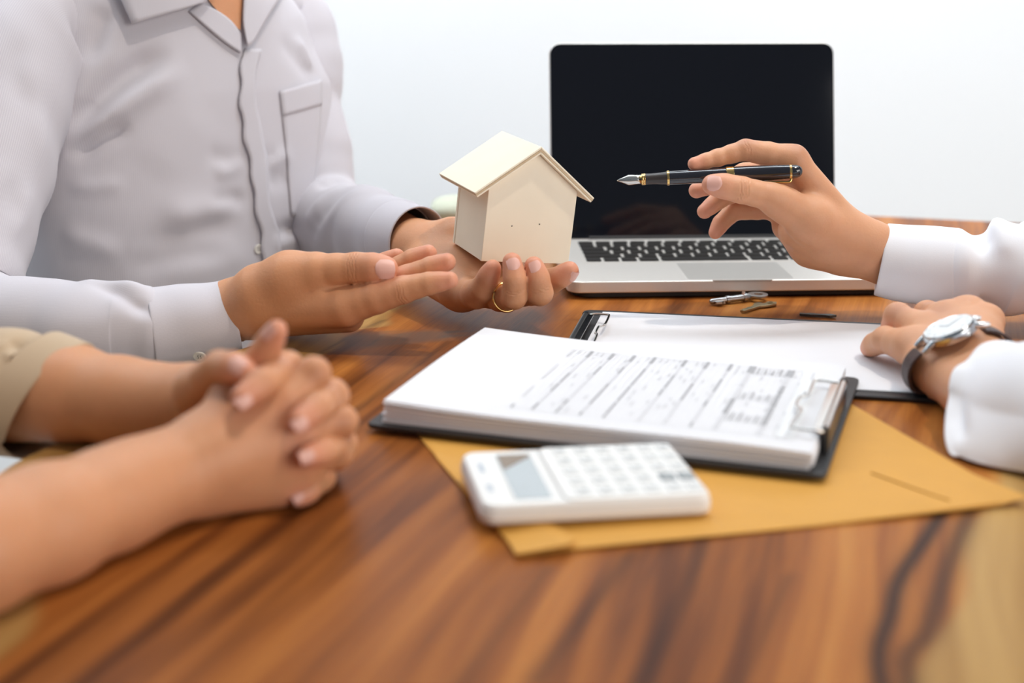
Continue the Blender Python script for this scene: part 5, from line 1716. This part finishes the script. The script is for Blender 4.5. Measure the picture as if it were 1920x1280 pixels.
    sleeve(t, 'sleeve', [V(.339, .940, .0270), V(.358, .895, .0330), V(.392, .845, .042), V(.455, .795, .050), elL + V(0, 0, .004), V(.66, .79, .16), shL + V(0, 0, .005), V(.81, .93, .25)], [(.0370, .0275), (.0450, .0340), (.053, .043), (.053, .048), (.055, .055), (.060, .060), (.058, .058), (.034, .036)], M['white'], (-.407, .02, .879), disp=fB, shear=(.13, .7, 2.2, 1.0), th=.0016,
           cr=[([V(0.3107, 0.9300, 0.0306), V(0.3060, 0.9000, 0.0209), V(0.3030, 0.8700, 0.0085)], -.005, .006), ([V(0.3198, 0.9300, 0.0346), V(0.3313, 0.9500, 0.0404), V(0.3458, 0.9500, 0.0483), V(0.3627, 0.9500, 0.0503)], -.004, .007), ([V(0.3233, 0.9600, 0.0374), V(0.3167, 0.9300, 0.0267), V(0.3030, 0.9000, 0.0132)], .004, .007)])
    v, f, el, nn = torso_mesh((.82, 1.02), (-1, 0), 0, .009, .185)
    t.part('shirt', v, f, M['white'], smooth=True)
    return B


def build_watch(B):
    N, m, F = WATCH_N, WATCH_M, WATCH_F

    def skin_r(a, df=0.0):
        d = m * math.sin(a) + N * math.cos(a)
        hit = B.bvh.ray_cast(Vector(WRIST + F * df + d * .07), Vector(-d), .07)
        return .07 - hit[3] if hit[0] is not None else .024
    c = WRIST + N * (max(skin_r(a, f_) * math.cos(a) for a in (-.5, -.25, 0, .25, .5) for f_ in (-.012, 0, .012)) + .0022)
    t = Thing('wristwatch', tuple(c), 'round silver wristwatch with white dial and dark brown strap', 'wristwatch')
    M['steel_case'] = plain('polished_steel', (0.62, 0.64, 0.66), 0.2, metal=1.0, var=0.0)
    M['dial'] = plain('white_dial', (0.80, 0.82, 0.83), 0.4, var=0.0)
    M['strap'] = plain('dark_brown_leather', (0.055, 0.030, 0.028), 0.5, var=0.15, scale=300, bump=0.2)
    v, f = lathe(c - N * .001, c + N, [(0, .0175), (.001, .0200), (.0055, .0205), (.0075, .0198), (.0085, .0188), (.0080, .0180)], 40)
    o = t.part('case', v, f, M['steel_case'])
    shade_auto(o, 35)
    v, f = lathe(c + N * .0062, c + N, [(0, .0182), (.0012, .0182)], 40)
    d = t.part('dial', v, f, M['dial'], label='plain white dial')
    for k in range(12):
        a = 2 * math.pi * k / 12
        e = m * math.cos(a) + F * math.sin(a)
        s_ = np.cross(N, e)
        q = c + N * .0075 + e * .0150
        vv, ff = box((0, 0, 0), (1, 1, 1))
        t.part('hour_mark', [q + e * p[0] * .0026 + s_ * p[1] * .0007 + N * p[2] * .0003 for p in vv], ff, M['steel_case'], parent=d)
    for ang, L, w in ((2.1, .0095, .0010), (.5, .0135, .0008)):
        e = m * math.cos(ang) + F * math.sin(ang)
        s_ = np.cross(N, e)
        vv, ff = box((0, 0, 0), (1, 1, 1))
        q = c + N * .0078 + e * (L / 2 - .001)
        t.part('hand', [q + e * p[0] * L + s_ * p[1] * w + N * p[2] * .0003 for p in vv], ff, M['steel_case'], parent=d)
    # lugs at both ends of the strap and the crown
    for s_ in (-1, 1):
        for k in (-1, 1):
            a = c + m * s_ * .0175 + F * k * .0105 + N * .003
            b = c + m * s_ * .0255 + F * k * .0105 - N * .0006
            v, f = lathe(a, b, [(-.003, .0020), (.0, .0026), (.006, .0024), (.0095, .0018)], 12)
            o = t.part('lug', v, f, M['steel_case'])
            shade_auto(o, 40)
    v, f = lathe(c + F * .0200 + N * .0035, c + F * .03 + N * .0035, [(0, .0018), (.0006, .0030), (.0036, .0030), (.0042, .0022)], 16)
    t.part('crown', v, f, M['steel_case'])
    # leather strap round the wrist
    n = 60
    vv, ff = [], []
    for i in range(n):
        a = math.radians(44) + math.radians(360 - 88) * i / (n - 1)
        rn = m * math.sin(a) + N * math.cos(a)
        r = rn * (max(skin_r(a, f_) for f_ in (-.008, 0, .008)) + .0006)
        w = .0095 - .0012 * math.sin(math.pi * i / (n - 1))
        for s_, h in ((-1, 0), (1, 0), (1, .0024), (-1, .0024)):
            vv.append(WRIST + r + rn * h + F * s_ * w)
    for i in range(n - 1):
        for k in range(4):
            ff.append((i * 4 + k, i * 4 + (k + 1) % 4, (i + 1) * 4 + (k + 1) % 4, (i + 1) * 4 + k))
    ff += [(3, 2, 1, 0), tuple((n - 1) * 4 + k for k in range(4))]
    vv = [V(p[0], p[1], max(p[2], .0046)) for p in vv]
    o = t.part('strap', vv, ff, M['strap'])
    bevel(o, .0005, 2)


build_person_one()
build_person_two()
build_watch(build_person_three())
